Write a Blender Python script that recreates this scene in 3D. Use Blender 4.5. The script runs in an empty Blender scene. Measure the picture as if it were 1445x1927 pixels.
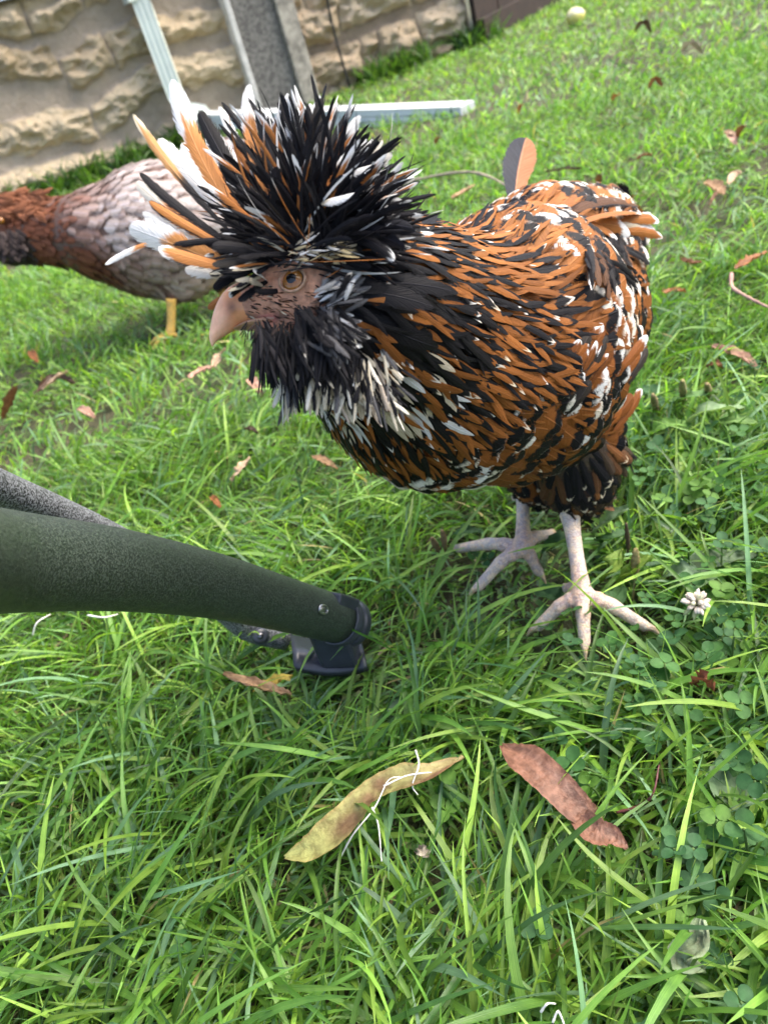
import bpy, bmesh, math, random
import numpy as np
from mathutils import Vector, Matrix
from mathutils.bvhtree import BVHTree

S = bpy.context.scene
COL = S.collection
rng = np.random.default_rng(7)
random.seed(7)

# ------------------------------------------------------------------ camera
CAM_H, PITCH, ROLL, FPX = .42, math.radians(33.6), math.radians(17.7), 1447.
cr, sr = math.cos(ROLL), math.sin(ROLL)
R0 = np.array([1., 0, 0]); U0 = np.array([0, math.sin(PITCH), math.cos(PITCH)]); FW = np.array([0, math.cos(PITCH), -math.sin(PITCH)])
CX = cr*R0 - sr*U0; CY = sr*R0 + cr*U0; CC = np.array([0, 0, CAM_H])
cam_d = bpy.data.cameras.new('camera'); cam = bpy.data.objects.new('camera', cam_d); COL.objects.link(cam)
M = Matrix.Identity(4)
for i in range(3):
    M[i][0] = CX[i]; M[i][1] = CY[i]; M[i][2] = -FW[i]; M[i][3] = CC[i]
cam.matrix_world = M
cam_d.sensor_fit = 'HORIZONTAL'; cam_d.sensor_width = 36; cam_d.lens = 36*FPX/1445
cam_d.clip_start = .02; cam_d.clip_end = 400
cam_d.dof.use_dof = True; cam_d.dof.focus_distance = .37; cam_d.dof.aperture_fstop = 18
S.camera = cam

def W(u, v, d):                       # photo pixel + distance along the view axis -> world
    return CC + d*(FW + CX*(u-722.5)/FPX - CY*(v-963.5)/FPX)
def G(u, v, z=0.):                    # photo pixel -> point at height z
    r = FW + CX*(u-722.5)/FPX - CY*(v-963.5)/FPX
    return CC + r*((z-CAM_H)/r[2])
def PJ(p):
    d = np.asarray(p) - CC; z = d@FW
    return 722.5 + FPX*(d@CX)/z, 963.5 - FPX*(d@CY)/z, z

# ------------------------------------------------------------------ light
SUN_EL, SUN_AZ = math.radians(58), math.radians(82)      # azimuth clockwise from +y (away from the camera)
world = bpy.data.worlds.new('World'); S.world = world; world.use_nodes = True
wn = world.node_tree; bg = wn.nodes['Background']
sky = wn.nodes.new('ShaderNodeTexSky'); sky.sky_type = 'NISHITA'; sky.sun_disc = False
sky.sun_elevation = SUN_EL; sky.sun_rotation = SUN_AZ; sky.air_density = 1.0; sky.dust_density = 4.0; sky.ozone_density = .6
wn.links.new(sky.outputs[0], bg.inputs[0]); bg.inputs[1].default_value = .15
sl = bpy.data.lights.new('sun', 'SUN'); sl.energy = 1.9; sl.angle = math.radians(55); sl.color = (1, .93, .80)
so = bpy.data.objects.new('sun', sl); COL.objects.link(so)
sd = Vector((math.sin(SUN_AZ)*math.cos(SUN_EL), math.cos(SUN_AZ)*math.cos(SUN_EL), math.sin(SUN_EL)))
so.rotation_euler = sd.to_track_quat('Z', 'Y').to_euler()
S.view_settings.view_transform = 'Standard'; S.view_settings.look = 'None'
S.view_settings.exposure = 1.7; S.view_settings.gamma = 1
cy = S.cycles
S.render.engine = 'CYCLES'
cy.use_denoising = True; cy.max_bounces = 8; cy.transparent_max_bounces = 24; cy.transmission_bounces = 4; cy.glossy_bounces = 3; cy.diffuse_bounces = 4
cy.use_adaptive_sampling = True; cy.adaptive_threshold = .02

# ------------------------------------------------------------------ helpers
def nrm(a):
    a = np.asarray(a, float); return a/np.maximum(np.linalg.norm(a, axis=-1, keepdims=True), 1e-12)
def sst(a, b, x):
    t = np.clip((np.asarray(x, float)-a)/(b-a), 0, 1); return t*t*(3-2*t)
def vnoise(p, seed=0):                # value noise, p (N,k)
    p = np.asarray(p, float); k = p.shape[1]; i0 = np.floor(p).astype(np.int64); f = p-i0; f = f*f*(3-2*f); out = 0
    for c in range(1 << k):
        w = 1.; h = np.full(len(p), seed*7919+13, np.int64)
        for a in range(k):
            b = (c >> a) & 1
            w = w*(f[:, a] if b else 1-f[:, a]); h = (h*1103515245 + (i0[:, a]+b)*(374761393+a*668265263)) & 0x7fffffff
            h = ((h ^ (h >> 13))*1274126177) & 0x7fffffff
        out = out + w*((h ^ (h >> 16)) & 0xffff)/65535.
    return out
def fbm(p, seed=0, o=4):
    s = 0; a = .5; p = np.asarray(p, float)
    for i in range(o): s = s + a*vnoise(p*2**i, seed+i); a *= .5
    return s
def mesh_obj(name, V, F, mats, parent=None, attrs=None, uv=None, smooth=True, midx=None):
    me = bpy.data.meshes.new(name)
    if isinstance(F, np.ndarray):
        V = np.asarray(V, np.float32); k = F.shape[1]
        me.vertices.add(len(V)); me.vertices.foreach_set('co', V.ravel())
        me.loops.add(F.size); me.loops.foreach_set('vertex_index', F.astype(np.int32).ravel())
        me.polygons.add(len(F)); me.polygons.foreach_set('loop_start', np.arange(0, F.size, k, dtype=np.int32))
        me.update(calc_edges=True)
    else:
        me.from_pydata([tuple(v) for v in V], [], F); me.update()
    if smooth: me.polygons.foreach_set('use_smooth', np.ones(len(me.polygons), bool))
    for k, a in (attrs or {}).items():
        a = np.asarray(a, np.float32)
        if a.shape[1] == 3: a = np.c_[a, np.ones(len(a), np.float32)]
        at = me.attributes.new(k, 'FLOAT_COLOR', 'POINT'); at.data.foreach_set('color', a.ravel())
    if uv is not None:
        l = me.uv_layers.new(name='UVMap'); li = np.empty(len(me.loops), np.int32); me.loops.foreach_get('vertex_index', li)
        l.data.foreach_set('uv', np.asarray(uv, np.float32)[li].ravel())
    for m in (mats if isinstance(mats, (list, tuple)) else [mats]): me.materials.append(m)
    if midx is not None: me.polygons.foreach_set('material_index', np.asarray(midx, np.int32))
    me.validate(); me.update()
    o = bpy.data.objects.new(name, me); COL.objects.link(o)
    if parent is not None: o.parent = parent
    return o
def tag(o, label=None, cat=None, group=None, kind=None):
    if label: o['label'] = label
    if cat: o['category'] = cat
    if group: o['group'] = group
    if kind: o['kind'] = kind
    return o
def thing(name, label, cat, group=None):
    o = bpy.data.objects.new(name, None); COL.objects.link(o); o.empty_display_size = .02
    return tag(o, label, cat, group)
class MB:
    def __init__(s): s.v = []; s.f = []; s.c = []; s.m = []
    def add(s, V, F, c=(1, 1, 1), m=0):
        n = len(s.v); s.v += [tuple(x) for x in V]; s.f += [tuple(i+n for i in f) for f in F]
        c = np.asarray(c, float); s.c += [tuple(c)]*len(V) if c.ndim == 1 else [tuple(x) for x in c]; s.m += [m]*len(F)
    def build(s, name, mats, parent=None, smooth=True):
        return mesh_obj(name, s.v, s.f, mats, parent, {'col': np.array(s.c)}, None, smooth, s.m)
def frames(P):
    P = np.asarray(P, float); T = nrm(np.gradient(P, axis=0)); a = np.array([0, 0, 1.])
    if abs(T[0]@a) > .9: a = np.array([1., 0, 0])
    N = nrm(np.cross(T[0], np.cross(a, T[0]))); out = []
    for t in T:
        N = nrm(N - t*(N@t)); out.append((N, np.cross(t, N)))
    return out
def tube(P, r, n=12, r2=None, cap=True):
    P = np.asarray(P, float); r = np.broadcast_to(r, len(P)); r2 = r if r2 is None else np.broadcast_to(r2, len(P))
    V = []; F = []
    for (N, B), p, a, b in zip(frames(P), P, r, r2):
        for k in range(n):
            t = 2*math.pi*k/n; V.append(p + N*a*math.cos(t) + B*b*math.sin(t))
    m = len(P)
    for i in range(m-1):
        for k in range(n): F.append((i*n+k, i*n+(k+1) % n, (i+1)*n+(k+1) % n, (i+1)*n+k))
    if cap:
        V.append(P[0]); V.append(P[-1])
        for k in range(n):
            F.append((m*n, (k+1) % n, k)); F.append((m*n+1, (m-1)*n+k, (m-1)*n+(k+1) % n))
    return V, F
def spline(P, n):                     # Catmull-Rom through P
    P = np.asarray(P, float); Q = np.vstack([2*P[0]-P[1], P, 2*P[-1]-P[-2]]); out = []
    for t in np.linspace(0, len(P)-1-1e-9, n):
        i = int(t); f = t-i; a, b, c, d = Q[i:i+4]
        out.append(.5*(2*b + (c-a)*f + (2*a-5*b+4*c-d)*f*f + (3*b-a-3*c+d)*f**3))
    return np.array(out)
def ball(c, ax, n=16, m=10):
    V = []; F = []
    ax = np.asarray(ax, float)
    if ax.ndim == 1: ax = np.diag(ax)
    for i in range(m+1):
        for k in range(n):
            th = math.pi*i/m; ph = 2*math.pi*k/n
            V.append(np.asarray(c) + ax[0]*math.sin(th)*math.cos(ph) + ax[1]*math.sin(th)*math.sin(ph) + ax[2]*math.cos(th))
    for i in range(m):
        for k in range(n): F.append((i*n+k, (i+1)*n+k, (i+1)*n+(k+1) % n, i*n+(k+1) % n))
    return V, F
def box(c, h, X=(1, 0, 0), Y=(0, 1, 0), Z=(0, 0, 1)):
    X, Y, Z = map(np.asarray, (X, Y, Z)); c = np.asarray(c, float)
    V = [c + X*h[0]*a + Y*h[1]*b + Z*h[2]*d for a in (-1, 1) for b in (-1, 1) for d in (-1, 1)]
    return V, [(0, 1, 3, 2), (4, 6, 7, 5), (0, 4, 5, 1), (2, 3, 7, 6), (0, 2, 6, 4), (1, 5, 7, 3)]
def bevel(o, w, seg=2):
    m = o.modifiers.new('bevel', 'BEVEL'); m.width = w; m.segments = seg; m.limit_method = 'ANGLE'; return o
def remesh(V, F, vox, smooth=4):
    me = bpy.data.meshes.new('t'); me.from_pydata([tuple(v) for v in V], [], F); o = bpy.data.objects.new('t', me); COL.objects.link(o)
    m = o.modifiers.new('r', 'REMESH'); m.mode = 'VOXEL'; m.voxel_size = vox
    if smooth: q = o.modifiers.new('s', 'SMOOTH'); q.factor = .5; q.iterations = smooth
    dg = bpy.context.evaluated_depsgraph_get(); ev = o.evaluated_get(dg); r = ev.to_mesh()
    v = np.empty(len(r.vertices)*3, np.float32); r.vertices.foreach_get('co', v); f = [tuple(p.vertices) for p in r.polygons]
    ev.to_mesh_clear(); bpy.data.objects.remove(o); bpy.data.meshes.remove(me)
    return v.reshape(-1, 3).astype(float), f

# ------------------------------------------------------------------ node helpers
class NT:
    def __init__(s, name):
        s.m = bpy.data.materials.new(name); s.m.use_nodes = True; s.t = s.m.node_tree; s.p = s.t.nodes['Principled BSDF']; s.out = s.t.nodes['Material Output']
    def n(s, typ, **k):
        n = s.t.nodes.new(typ)
        for a, b in k.items(): setattr(n, a, b)
        return n
    def put(s, sock, v):
        if isinstance(v, (int, float)): sock.default_value = v
        elif isinstance(v, (tuple, list)): sock.default_value = tuple(v)+((1,) if len(v) == 3 and sock.type == 'RGBA' else ())
        elif v is not None: s.t.links.new(v, sock)
    def math(s, op, a, b=None, c=None, clamp=False):
        n = s.n('ShaderNodeMath', operation=op, use_clamp=clamp); s.put(n.inputs[0], a); s.put(n.inputs[1], b)
        if c is not None: s.put(n.inputs[2], c)
        return n.outputs[0]
    def mix(s, f, a, b, bt='MIX'):
        n = s.n('ShaderNodeMix', data_type='RGBA', blend_type=bt); n.clamp_factor = True
        s.put(n.inputs[0], f); s.put(n.inputs[6], a); s.put(n.inputs[7], b); return n.outputs[2]
    def ramp(s, v, a, b):             # smoothstep a..b -> 0..1
        n = s.n('ShaderNodeMapRange', interpolation_type='SMOOTHSTEP'); s.put(n.inputs[0], v); s.put(n.inputs[1], a); s.put(n.inputs[2], b); return n.outputs[0]
    def noise(s, vec=None, scale=5, detail=3, rough=.5, dim='3D', w=None):
        n = s.n('ShaderNodeTexNoise', noise_dimensions=dim); s.put(n.inputs['Scale'], scale); s.put(n.inputs['Detail'], detail); s.put(n.inputs['Roughness'], rough)
        if vec is not None: s.put(n.inputs['Vector'], vec)
        if w is not None: s.put(n.inputs['W'], w)
        return n.outputs[0]
    def attr(s, name):
        n = s.n('ShaderNodeAttribute', attribute_name=name); return n
    def sep(s, v):
        n = s.n('ShaderNodeSeparateXYZ'); s.put(n.inputs[0], v); return n.outputs
    def comb(s, x=0, y=0, z=0):
        n = s.n('ShaderNodeCombineXYZ'); s.put(n.inputs[0], x); s.put(n.inputs[1], y); s.put(n.inputs[2], z); return n.outputs[0]
    def obj(s): return s.n('ShaderNodeTexCoord').outputs['Object']
    def bump(s, h, st=.5, dist=.001, nrm=None):
        n = s.n('ShaderNodeBump'); s.put(n.inputs['Height'], h); n.inputs['Strength'].default_value = st; n.inputs['Distance'].default_value = dist
        if nrm is not None: s.t.links.new(nrm, n.inputs['Normal'])
        return n.outputs[0]
    def set(s, **k):
        for a, b in k.items():
            s.put(s.p.inputs[{'col': 'Base Color', 'rough': 'Roughness', 'spec': 'Specular IOR Level', 'normal': 'Normal', 'metal': 'Metallic', 'coat': 'Coat Weight', 'coatr': 'Coat Roughness', 'sss': 'Subsurface Weight', 'sheen': 'Sheen Weight'}[a]], b)
        return s
    def translucent(s, f, col):
        t = s.n('ShaderNodeBsdfTranslucent'); s.put(t.inputs[0], col); m = s.n('ShaderNodeMixShader'); s.put(m.inputs[0], f)
        s.t.links.new(s.p.outputs[0], m.inputs[1]); s.t.links.new(t.outputs[0], m.inputs[2]); s.t.links.new(m.outputs[0], s.out.inputs[0]); return m
    def cut(s, alpha):                # geometry-like cut-outs between barbs
        src = s.out.inputs[0].links[0].from_socket; t = s.n('ShaderNodeBsdfTransparent'); m = s.n('ShaderNodeMixShader'); s.put(m.inputs[0], alpha)
        s.t.links.new(t.outputs[0], m.inputs[1]); s.t.links.new(src, m.inputs[2]); s.t.links.new(m.outputs[0], s.out.inputs[0])

def mat_simple(name, col, rough=.6, var=.25, scale=40, bump=.3, bs=120, bd=.001, spec=.4, attr=False, trans=0, **k):
    t = NT(name); o = t.obj(); c = t.attr('col').outputs[0] if attr else col
    nz = t.noise(o, scale, 5, .6)
    cc = t.mix(t.ramp(nz, .3, .7), t.mix(1, c, (1-var,)*3, 'MULTIPLY'), t.mix(1, c, (1+var,)*3, 'MULTIPLY'))
    t.set(col=cc, rough=rough, spec=spec, **k)
    if bump: t.set(normal=t.bump(t.noise(o, bs, 4, .6), bump, bd))
    if trans: t.translucent(trans, cc)
    return t.m

def feather_material():
    t = NT('feather'); uv = t.n('ShaderNodeUVMap', uv_map='UVMap').outputs[0]; x, v, _ = t.sep(uv)
    u = t.math('MULTIPLY_ADD', x, 2, -1); au = t.math('ABSOLUTE', u)
    base = t.attr('base').outputs[0]; dark = t.attr('dark').outputs[0]
    pa = t.attr('pat'); band, wst, edge = t.sep(pa.outputs[0]); seed = pa.outputs['Alpha']
    pb = t.attr('pat2'); bv, rag, half = t.sep(pb.outputs[0]); wl = pb.outputs['Alpha']
    ch = t.math('SUBTRACT', t.math('MULTIPLY', v, 46), t.math('MULTIPLY', au, 9))
    sv = t.math('MULTIPLY', seed, 173)
    streak = t.noise(t.comb(ch, t.math('MULTIPLY', u, 1.2), sv), 1.0, 3, .65)
    st2 = t.noise(t.comb(t.math('MULTIPLY', ch, 2.1), t.math('MULTIPLY', u, .7), sv), 1.0, 2, .6)
    blob = t.noise(t.comb(t.math('MULTIPLY', u, 1.6), t.math('MULTIPLY', v, 3.2), sv), 1., 3, .5)
    jit = t.math('ADD', t.math('MULTIPLY', t.math('SUBTRACT', blob, .5), .34), t.math('MULTIPLY', t.math('SUBTRACT', st2, .5), .12))
    vv = t.math('ADD', v, jit)
    # rounded markings follow the tip's curve
    vt = t.math('ADD', vv, t.math('MULTIPLY', t.math('MULTIPLY', au, au), .10))
    # shaft
    shaft = t.math('SUBTRACT', 1, t.ramp(au, .02, .075))
    c = t.mix(t.math('MULTIPLY', shaft, .6), base, t.mix(1, t.mix(1, base, (1.5, 1.7, 2.2), 'MULTIPLY'), (.003, .002, .002), 'ADD'))
    c = t.mix(t.math('MULTIPLY', half, t.ramp(u, .02, -.1)), c, (.035, .038, .05))
    eu = t.math('ADD', au, t.math('MULTIPLY', jit, .8))
    e0 = t.math('SUBTRACT', 1, edge)
    c = t.mix(t.ramp(eu, e0, t.math('ADD', e0, .16)), c, dark)
    c = t.mix(t.math('SUBTRACT', 1, t.ramp(vv, t.math('SUBTRACT', bv, .1), bv)), c, dark)
    b0 = t.math('SUBTRACT', wst, .22)
    bm = t.math('MULTIPLY', t.ramp(vt, b0, t.math('ADD', b0, .05)), band)
    bm = t.math('MULTIPLY', bm, t.math('SUBTRACT', 1, t.math('MULTIPLY', t.ramp(eu, .72, .95), .7)))
    c = t.mix(bm, c, dark)
    c = t.mix(t.ramp(vt, wst, t.math('ADD', wst, .10)), c, t.mix(wl, (.72, .71, .69), (.66, .56, .40)))
    k = t.math('MULTIPLY_ADD', streak, 1.0, .5)
    c = t.mix(t.math('MULTIPLY', t.ramp(au, .78, .98), t.math('MULTIPLY', t.math('SUBTRACT', 1, edge), .30)), c, t.mix(1, t.mix(1, c, (1.35, 1.5, 1.9), 'MULTIPLY'), (.002, .0015, .001), 'ADD'))
    c = t.mix(1, c, t.comb(k, k, k), 'MULTIPLY')
    t.set(col=c, rough=.5, spec=.14, normal=t.bump(t.math('ADD', streak, t.math('MULTIPLY', shaft, .8)), .55, .0006))
    t.translucent(.18, c)
    # split barbs at the margin
    m1 = t.math('SUBTRACT', 1, t.math('MULTIPLY', rag, t.math('MULTIPLY_ADD', t.ramp(st2, .35, .65), 1., .0)))
    tipcut = t.math('SUBTRACT', 1.03, t.math('MULTIPLY', rag, t.math('MULTIPLY', t.ramp(streak, .4, .62), .16)))
    a1 = t.math('LESS_THAN', au, m1); a2 = t.math('LESS_THAN', v, tipcut)
    t.cut(t.math('MULTIPLY', a1, a2))
    return t.m
MAT_FEATHER = feather_material()

class Feathers:
    """Collects single feathers, builds them as one plumage mesh."""
    KEYS = ('base', 'D', 'N', 'L', 'W', 'bend', 'sb', 'camber', 'prof', 'col', 'dark', 'pat', 'pat2')
    def __init__(s): s.d = {k: [] for k in s.KEYS}
    def add(s, base, D, N, L, W, bend=.3, sb=0., camber=.15, prof=(.55, 5, .55), col=(.3, .1, .02), dark=(.012, .011, .013),
            band=1., wst=1.3, edge=0., bv=-1., rag=.25, half=0., cream=0., seed=None):
        r = (base, D, N, L, W, bend, sb, camber, prof, col, dark, (band, wst, edge, rng.random() if seed is None else seed), (bv, rag, half, cream))
        for k, x in zip(s.KEYS, r): s.d[k].append(x)
    def build(s, name, parent=None, nu=5, nv=12, mat=None):
        A = {k: np.array(v, float) for k, v in s.d.items()}; n = len(A['L'])
        D = nrm(A['D']); N = nrm(A['N'] - D*np.sum(A['N']*D, 1, keepdims=True)); Sx = np.cross(D, N)
        u = np.linspace(-1, 1, nu); v = 1-(1-np.linspace(0, 1, nv))**1.7
        a, p, q = A['prof'].T
        w = (v[None]+.015)**a[:, None]*np.maximum(1-v[None]**p[:, None], 0)**q[:, None]
        w = w/w.max(1, keepdims=True); w = np.maximum(w, .05*(v[None] < .3)); w[:, -1] = np.minimum(w[:, -1], .03)
        L = A['L'][:, None]; th = np.where(abs(A['bend']) < 1e-3, 1e-3, A['bend'])[:, None]
        x = L*np.sin(th*v)/th; z = -L*(1-np.cos(th*v))/th
        y = L*A['sb'][:, None]*v[None]**2
        wu = w[:, :, None]*u[None, None]*A['W'][:, None, None]/2
        ph = rng.random((n, 1, 1))*6.28
        wu = wu*(1+.07*np.sin(v[None, :, None]*11+ph+u*2))
        zz = z[:, :, None] - A['camber'][:, None, None]*A['W'][:, None, None]*(w[:, :, None]*u[None, None])**2
        P = (A['base'][:, None, None] + D[:, None, None]*x[:, :, None, None] + N[:, None, None]*zz[..., None]
             + Sx[:, None, None]*(y[:, :, None]+wu)[..., None])
        V = P.reshape(-1, 3); m = nu*nv
        ij = np.array([(j*nu+i, j*nu+i+1, (j+1)*nu+i+1, (j+1)*nu+i) for j in range(nv-1) for i in range(nu-1)])
        F = (np.arange(n)[:, None, None]*m + ij[None]).reshape(-1, 4)
        uv = np.broadcast_to(np.stack(np.broadcast_arrays(u[None]*.5+.5, v[:, None]), -1)[None], (n, nv, nu, 2)).reshape(-1, 2)
        at = {'base': np.repeat(A['col'], m, 0), 'dark': np.repeat(A['dark'], m, 0), 'pat': np.repeat(A['pat'], m, 0), 'pat2': np.repeat(A['pat2'], m, 0)}
        return mesh_obj(name, V, F, mat or MAT_FEATHER, parent, at, uv)
def scatter(V, F, rmin, tries=60000):  # spaced points over a mesh: point, normal; rmin = function of points
    V = np.asarray(V); T = []
    for f in F:
        for k in range(1, len(f)-1): T.append((f[0], f[k], f[k+1]))
    T = np.array(T); a, b, c = V[T[:, 0]], V[T[:, 1]], V[T[:, 2]]; cn = np.cross(b-a, c-a); ar = np.linalg.norm(cn, axis=1)
    VN = np.zeros_like(V)
    for k in range(3): np.add.at(VN, T[:, k], cn)
    VN = nrm(VN)
    idx = rng.choice(len(T), tries, p=ar/ar.sum()); r1 = np.sqrt(rng.random(tries)); r2 = rng.random(tries)
    w = np.stack([1-r1, r1*(1-r2), r1*r2], 1)[..., None]
    P = a[idx]*w[:, 0]+b[idx]*w[:, 1]+c[idx]*w[:, 2]; Nn = nrm(VN[T[idx, 0]]*w[:, 0]+VN[T[idx, 1]]*w[:, 1]+VN[T[idx, 2]]*w[:, 2])
    R = rmin(P); keep = []; grid = {}; cs = R.max()
    for i in range(tries):
        g = tuple((P[i]//cs).astype(int)); ok = True
        for dx in (-1, 0, 1):
            for dy in (-1, 0, 1):
                for dz in (-1, 0, 1):
                    for j in grid.get((g[0]+dx, g[1]+dy, g[2]+dz), ()):
                        if np.sum((P[i]-P[j])**2) < R[i]**2: ok = False; break
                    if not ok: break
                if not ok: break
            if not ok: break
        if ok: keep.append(i); grid.setdefault(g, []).append(i)
    return P[keep], Nn[keep]
# ------------------------------------------------------------------ crested hen
BLK = (.0075, .007, .009); ORG = (.30, .112, .028); MAH = (.155, .050, .011); WHT = (.60, .59, .57); CRM = (.50, .43, .31); BRN = (.09, .04, .018)
MAT_SKIN = mat_simple('hen_skin', (.58, .33, .25), .55, .3, 260, .6, 700, .0012, attr=True, sss=.15)
MAT_LEG = None
def leg_material():
    t = NT('leg_scales'); o = t.obj(); c = t.attr('col').outputs[0]
    vo = t.n('ShaderNodeTexVoronoi', feature='DISTANCE_TO_EDGE'); t.put(vo.inputs['Vector'], t.noise and o); vo.inputs['Scale'].default_value = 430
    e = t.ramp(vo.outputs[0], .0, .12)
    n = t.noise(o, 230, 4, .6)
    cc = t.mix(t.ramp(n, .4, .6), t.mix(1, c, (.74, .75, .80), 'MULTIPLY'), t.mix(1, c, (1.08, .99, .84), 'MULTIPLY'))
    cc = t.mix(e, t.mix(1, cc, (.78, .70, .67), 'MULTIPLY'), cc)
    t.set(col=cc, rough=.5, spec=.4, normal=t.bump(e, .5, .0009), sss=.05); return t.m
MAT_LEG = leg_material()
MAT_HORN = mat_simple('beak_horn', (.55, .30, .19), .28, .12, 120, .12, 500, .0004, spec=.5, attr=True, sss=.2)

hen = thing('hen', 'hen with a big black crest and orange black and white speckled plumage leaning forward', 'hen')
p_main, p_breast, p_rear, p_sad = W(962, 655, .478), W(822, 690, .425), W(1052, 612, .545), W(1088, 480, .565)
heading = p_breast-p_rear; heading[2] = 0; heading = nrm(heading); back = -heading; side = np.cross(heading, [0, 0, 1.])
Z = np.array([0, 0, 1.])
def bax(a, b, c, tilt=0.):            # body aligned axes
    h = nrm(heading+Z*tilt); s = side; k = np.cross(h, s)
    return np.array([h*a, s*b, k*c])
B = MB()
for c, ax in ((p_main, bax(.092, .068, .078)), (p_breast, bax(.064, .060, .066)), (p_rear, bax(.075, .056, .062)), (p_sad, bax(.062, .040, .040, -.1)),
              (W(1000, 470, .53), bax(.07, .045, .034)), (W(765, 650, .385), bax(.05, .045, .055, .3)), (W(728, 610, .355), bax(.045, .036, .039, .3)), (W(665, 560, .322), bax(.034, .027, .028, .2)),
              (W(1085, 840, .535), bax(.036, .028, .05)), (W(1010, 840, .575), bax(.03, .026, .045))):
    B.add(*ball(c, ax, 24, 16))
# thighs run down to the hocks
hockN, hockF = W(1072, 965, .545), W(984, 905, .612)
for a, b, r in ((W(1095, 830, .535), hockN, (.034, .023, .013, .0075)), (W(1010, 820, .585), hockF, (.03, .02, .012, .0075))):
    B.add(*tube(spline([a, (a*.6+b*.4), b], 4), r, 16))
TV, TF = remesh(B.v, B.f, .0035, 36)
body = MB(); body.add(TV, TF, (.035, .02, .012), 0)

# legs: shank, toes, webs, claws merged to one skin
def leg(hock, ankle, toes, hind):
    L = MB(); ankle = np.array(ankle); hock = np.array(hock)
    L.add(*tube(spline([hock, hock*.5+ankle*.5, ankle], 8), [.0078, .0062, .0056, .0053, .0053, .0056, .0064, .0072], 14))
    L.add(*ball(ankle, (.0085, .0085, .0075)))
    tips = []
    for tp in list(toes)+[hind]:
        tp = np.array(tp); mid = ankle*.5+tp*.5 + Z*.004; k = nrm(tp-ankle)
        pts = spline([ankle-Z*.001, ankle*.72+tp*.28+Z*.003, mid, tp], 10)
        h = tp is toes; rr = np.linspace(.0062, .0040, 10); rr[3] *= 1.1; rr[6] *= 1.12; rr[4] *= .93
        L.add(*tube(pts, rr, 12)); L.add(*ball(tp, (.0041, .0041, .0040), 10, 8))
        cl = spline([tp, tp+k*.006+Z*.0015, tp+k*.012-Z*.002], 5); L.add(*tube(cl, [.0034, .003, .0023, .0015, .0006], 8)); tips.append(tp+k*.003)
    for a, b in zip(toes[:-1], toes[1:]):
        a = np.array(a); b = np.array(b); qa = ankle*.55+a*.45; qb = ankle*.55+b*.45; qm = ankle*.72+(a+b)*.14
        up = Z*.0016; V = [ankle+up, qa+up, qm+up, qb+up, ankle-up, qa-up, qm-up, qb-up]
        L.add(V, [(0, 1, 2, 3), (7, 6, 5, 4), (0, 4, 5, 1), (1, 5, 6, 2), (2, 6, 7, 3), (3, 7, 4, 0)])
    V, F = remesh(L.v, L.f, .0008, 3)
    c = np.tile([.66, .56, .49], (len(V), 1)); d = np.linalg.norm(V-ankle, axis=1)
    c = c*(1-.5*sst(.012, .03, d)[:, None]*0) ; pk = sst(.03, .008, d)[:, None]*.5
    c = c*(1-pk)+np.array([.52, .33, .29])*pk
    for tp in tips:
        w = sst(.0085, .004, np.linalg.norm(V-tp-(tp-ankle)/np.linalg.norm(tp-ankle)*.006, axis=1))[:, None]; c = c*(1-w)+np.array([.60, .46, .33])*w
    return V, F, c
zt = .030
for hk, an, toes, hd in ((hockN, G(1096, 1120, .050), (G(1014, 1178, zt), G(1100, 1208, zt+.004), G(1212, 1178, zt)), G(1068, 1108, .036)),
                         (hockF, G(984, 1030, .050), (G(864, 1032, zt), G(902, 1103, zt), G(1013, 1075, zt)), G(1032, 1006, .036))):
    V, F, c = leg(hk, an, toes, hd); body.add(V, F, c, 1)

# head: lofted between the crown line and the throat line of the profile
f2 = np.array([-.86, -.47]); Lat = nrm(-FW*1.0 + CX*-.12 + CY*.12)      # toward the viewer's side of the head
def loft(T, Bt, hw, dep, n=20, sub=24, pw=1.):
    T = np.array(T, float); Bt = np.array(Bt, float); k = len(T)
    Tw = spline([W(a, b, dep) for a, b in T], sub); Bw = spline([W(a, b, dep) for a, b in Bt], sub); H = np.interp(np.linspace(0, k-1, sub), range(k), hw)
    V = []; F = []
    for a, b, h in zip(Tw, Bw, H):
        m = (a+b)/2; r = (a-b)/2
        for j in range(n):
            t = 2*math.pi*j/n; ct, s_ = math.cos(t), math.sin(t)
            V.append(m + r*ct + Lat*h*np.sign(s_)*abs(s_)**pw)
    for i in range(sub-1):
        for j in range(n): F.append((i*n+j, (i+1)*n+j, (i+1)*n+(j+1) % n, i*n+(j+1) % n))
    V += [(Tw[0]+Bw[0])/2, (Tw[-1]+Bw[-1])/2]
    for j in range(n): F.append((len(V)-2, j, (j+1) % n)); F.append((len(V)-1, (sub-1)*n+(j+1) % n, (sub-1)*n+j))
    return np.array(V), F
HD = .306
V, F = loft([(690, 470), (640, 440), (590, 440), (540, 470), (495, 508), (455, 532), (433, 548)], [(690, 630), (640, 650), (590, 655), (545, 645), (505, 632), (478, 618), (458, 610)],
            [.013, .0155, .016, .0145, .0105, .008, .0066], HD, 36, 60)
hp = np.array([PJ(v)[:2] for v in V])
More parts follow.
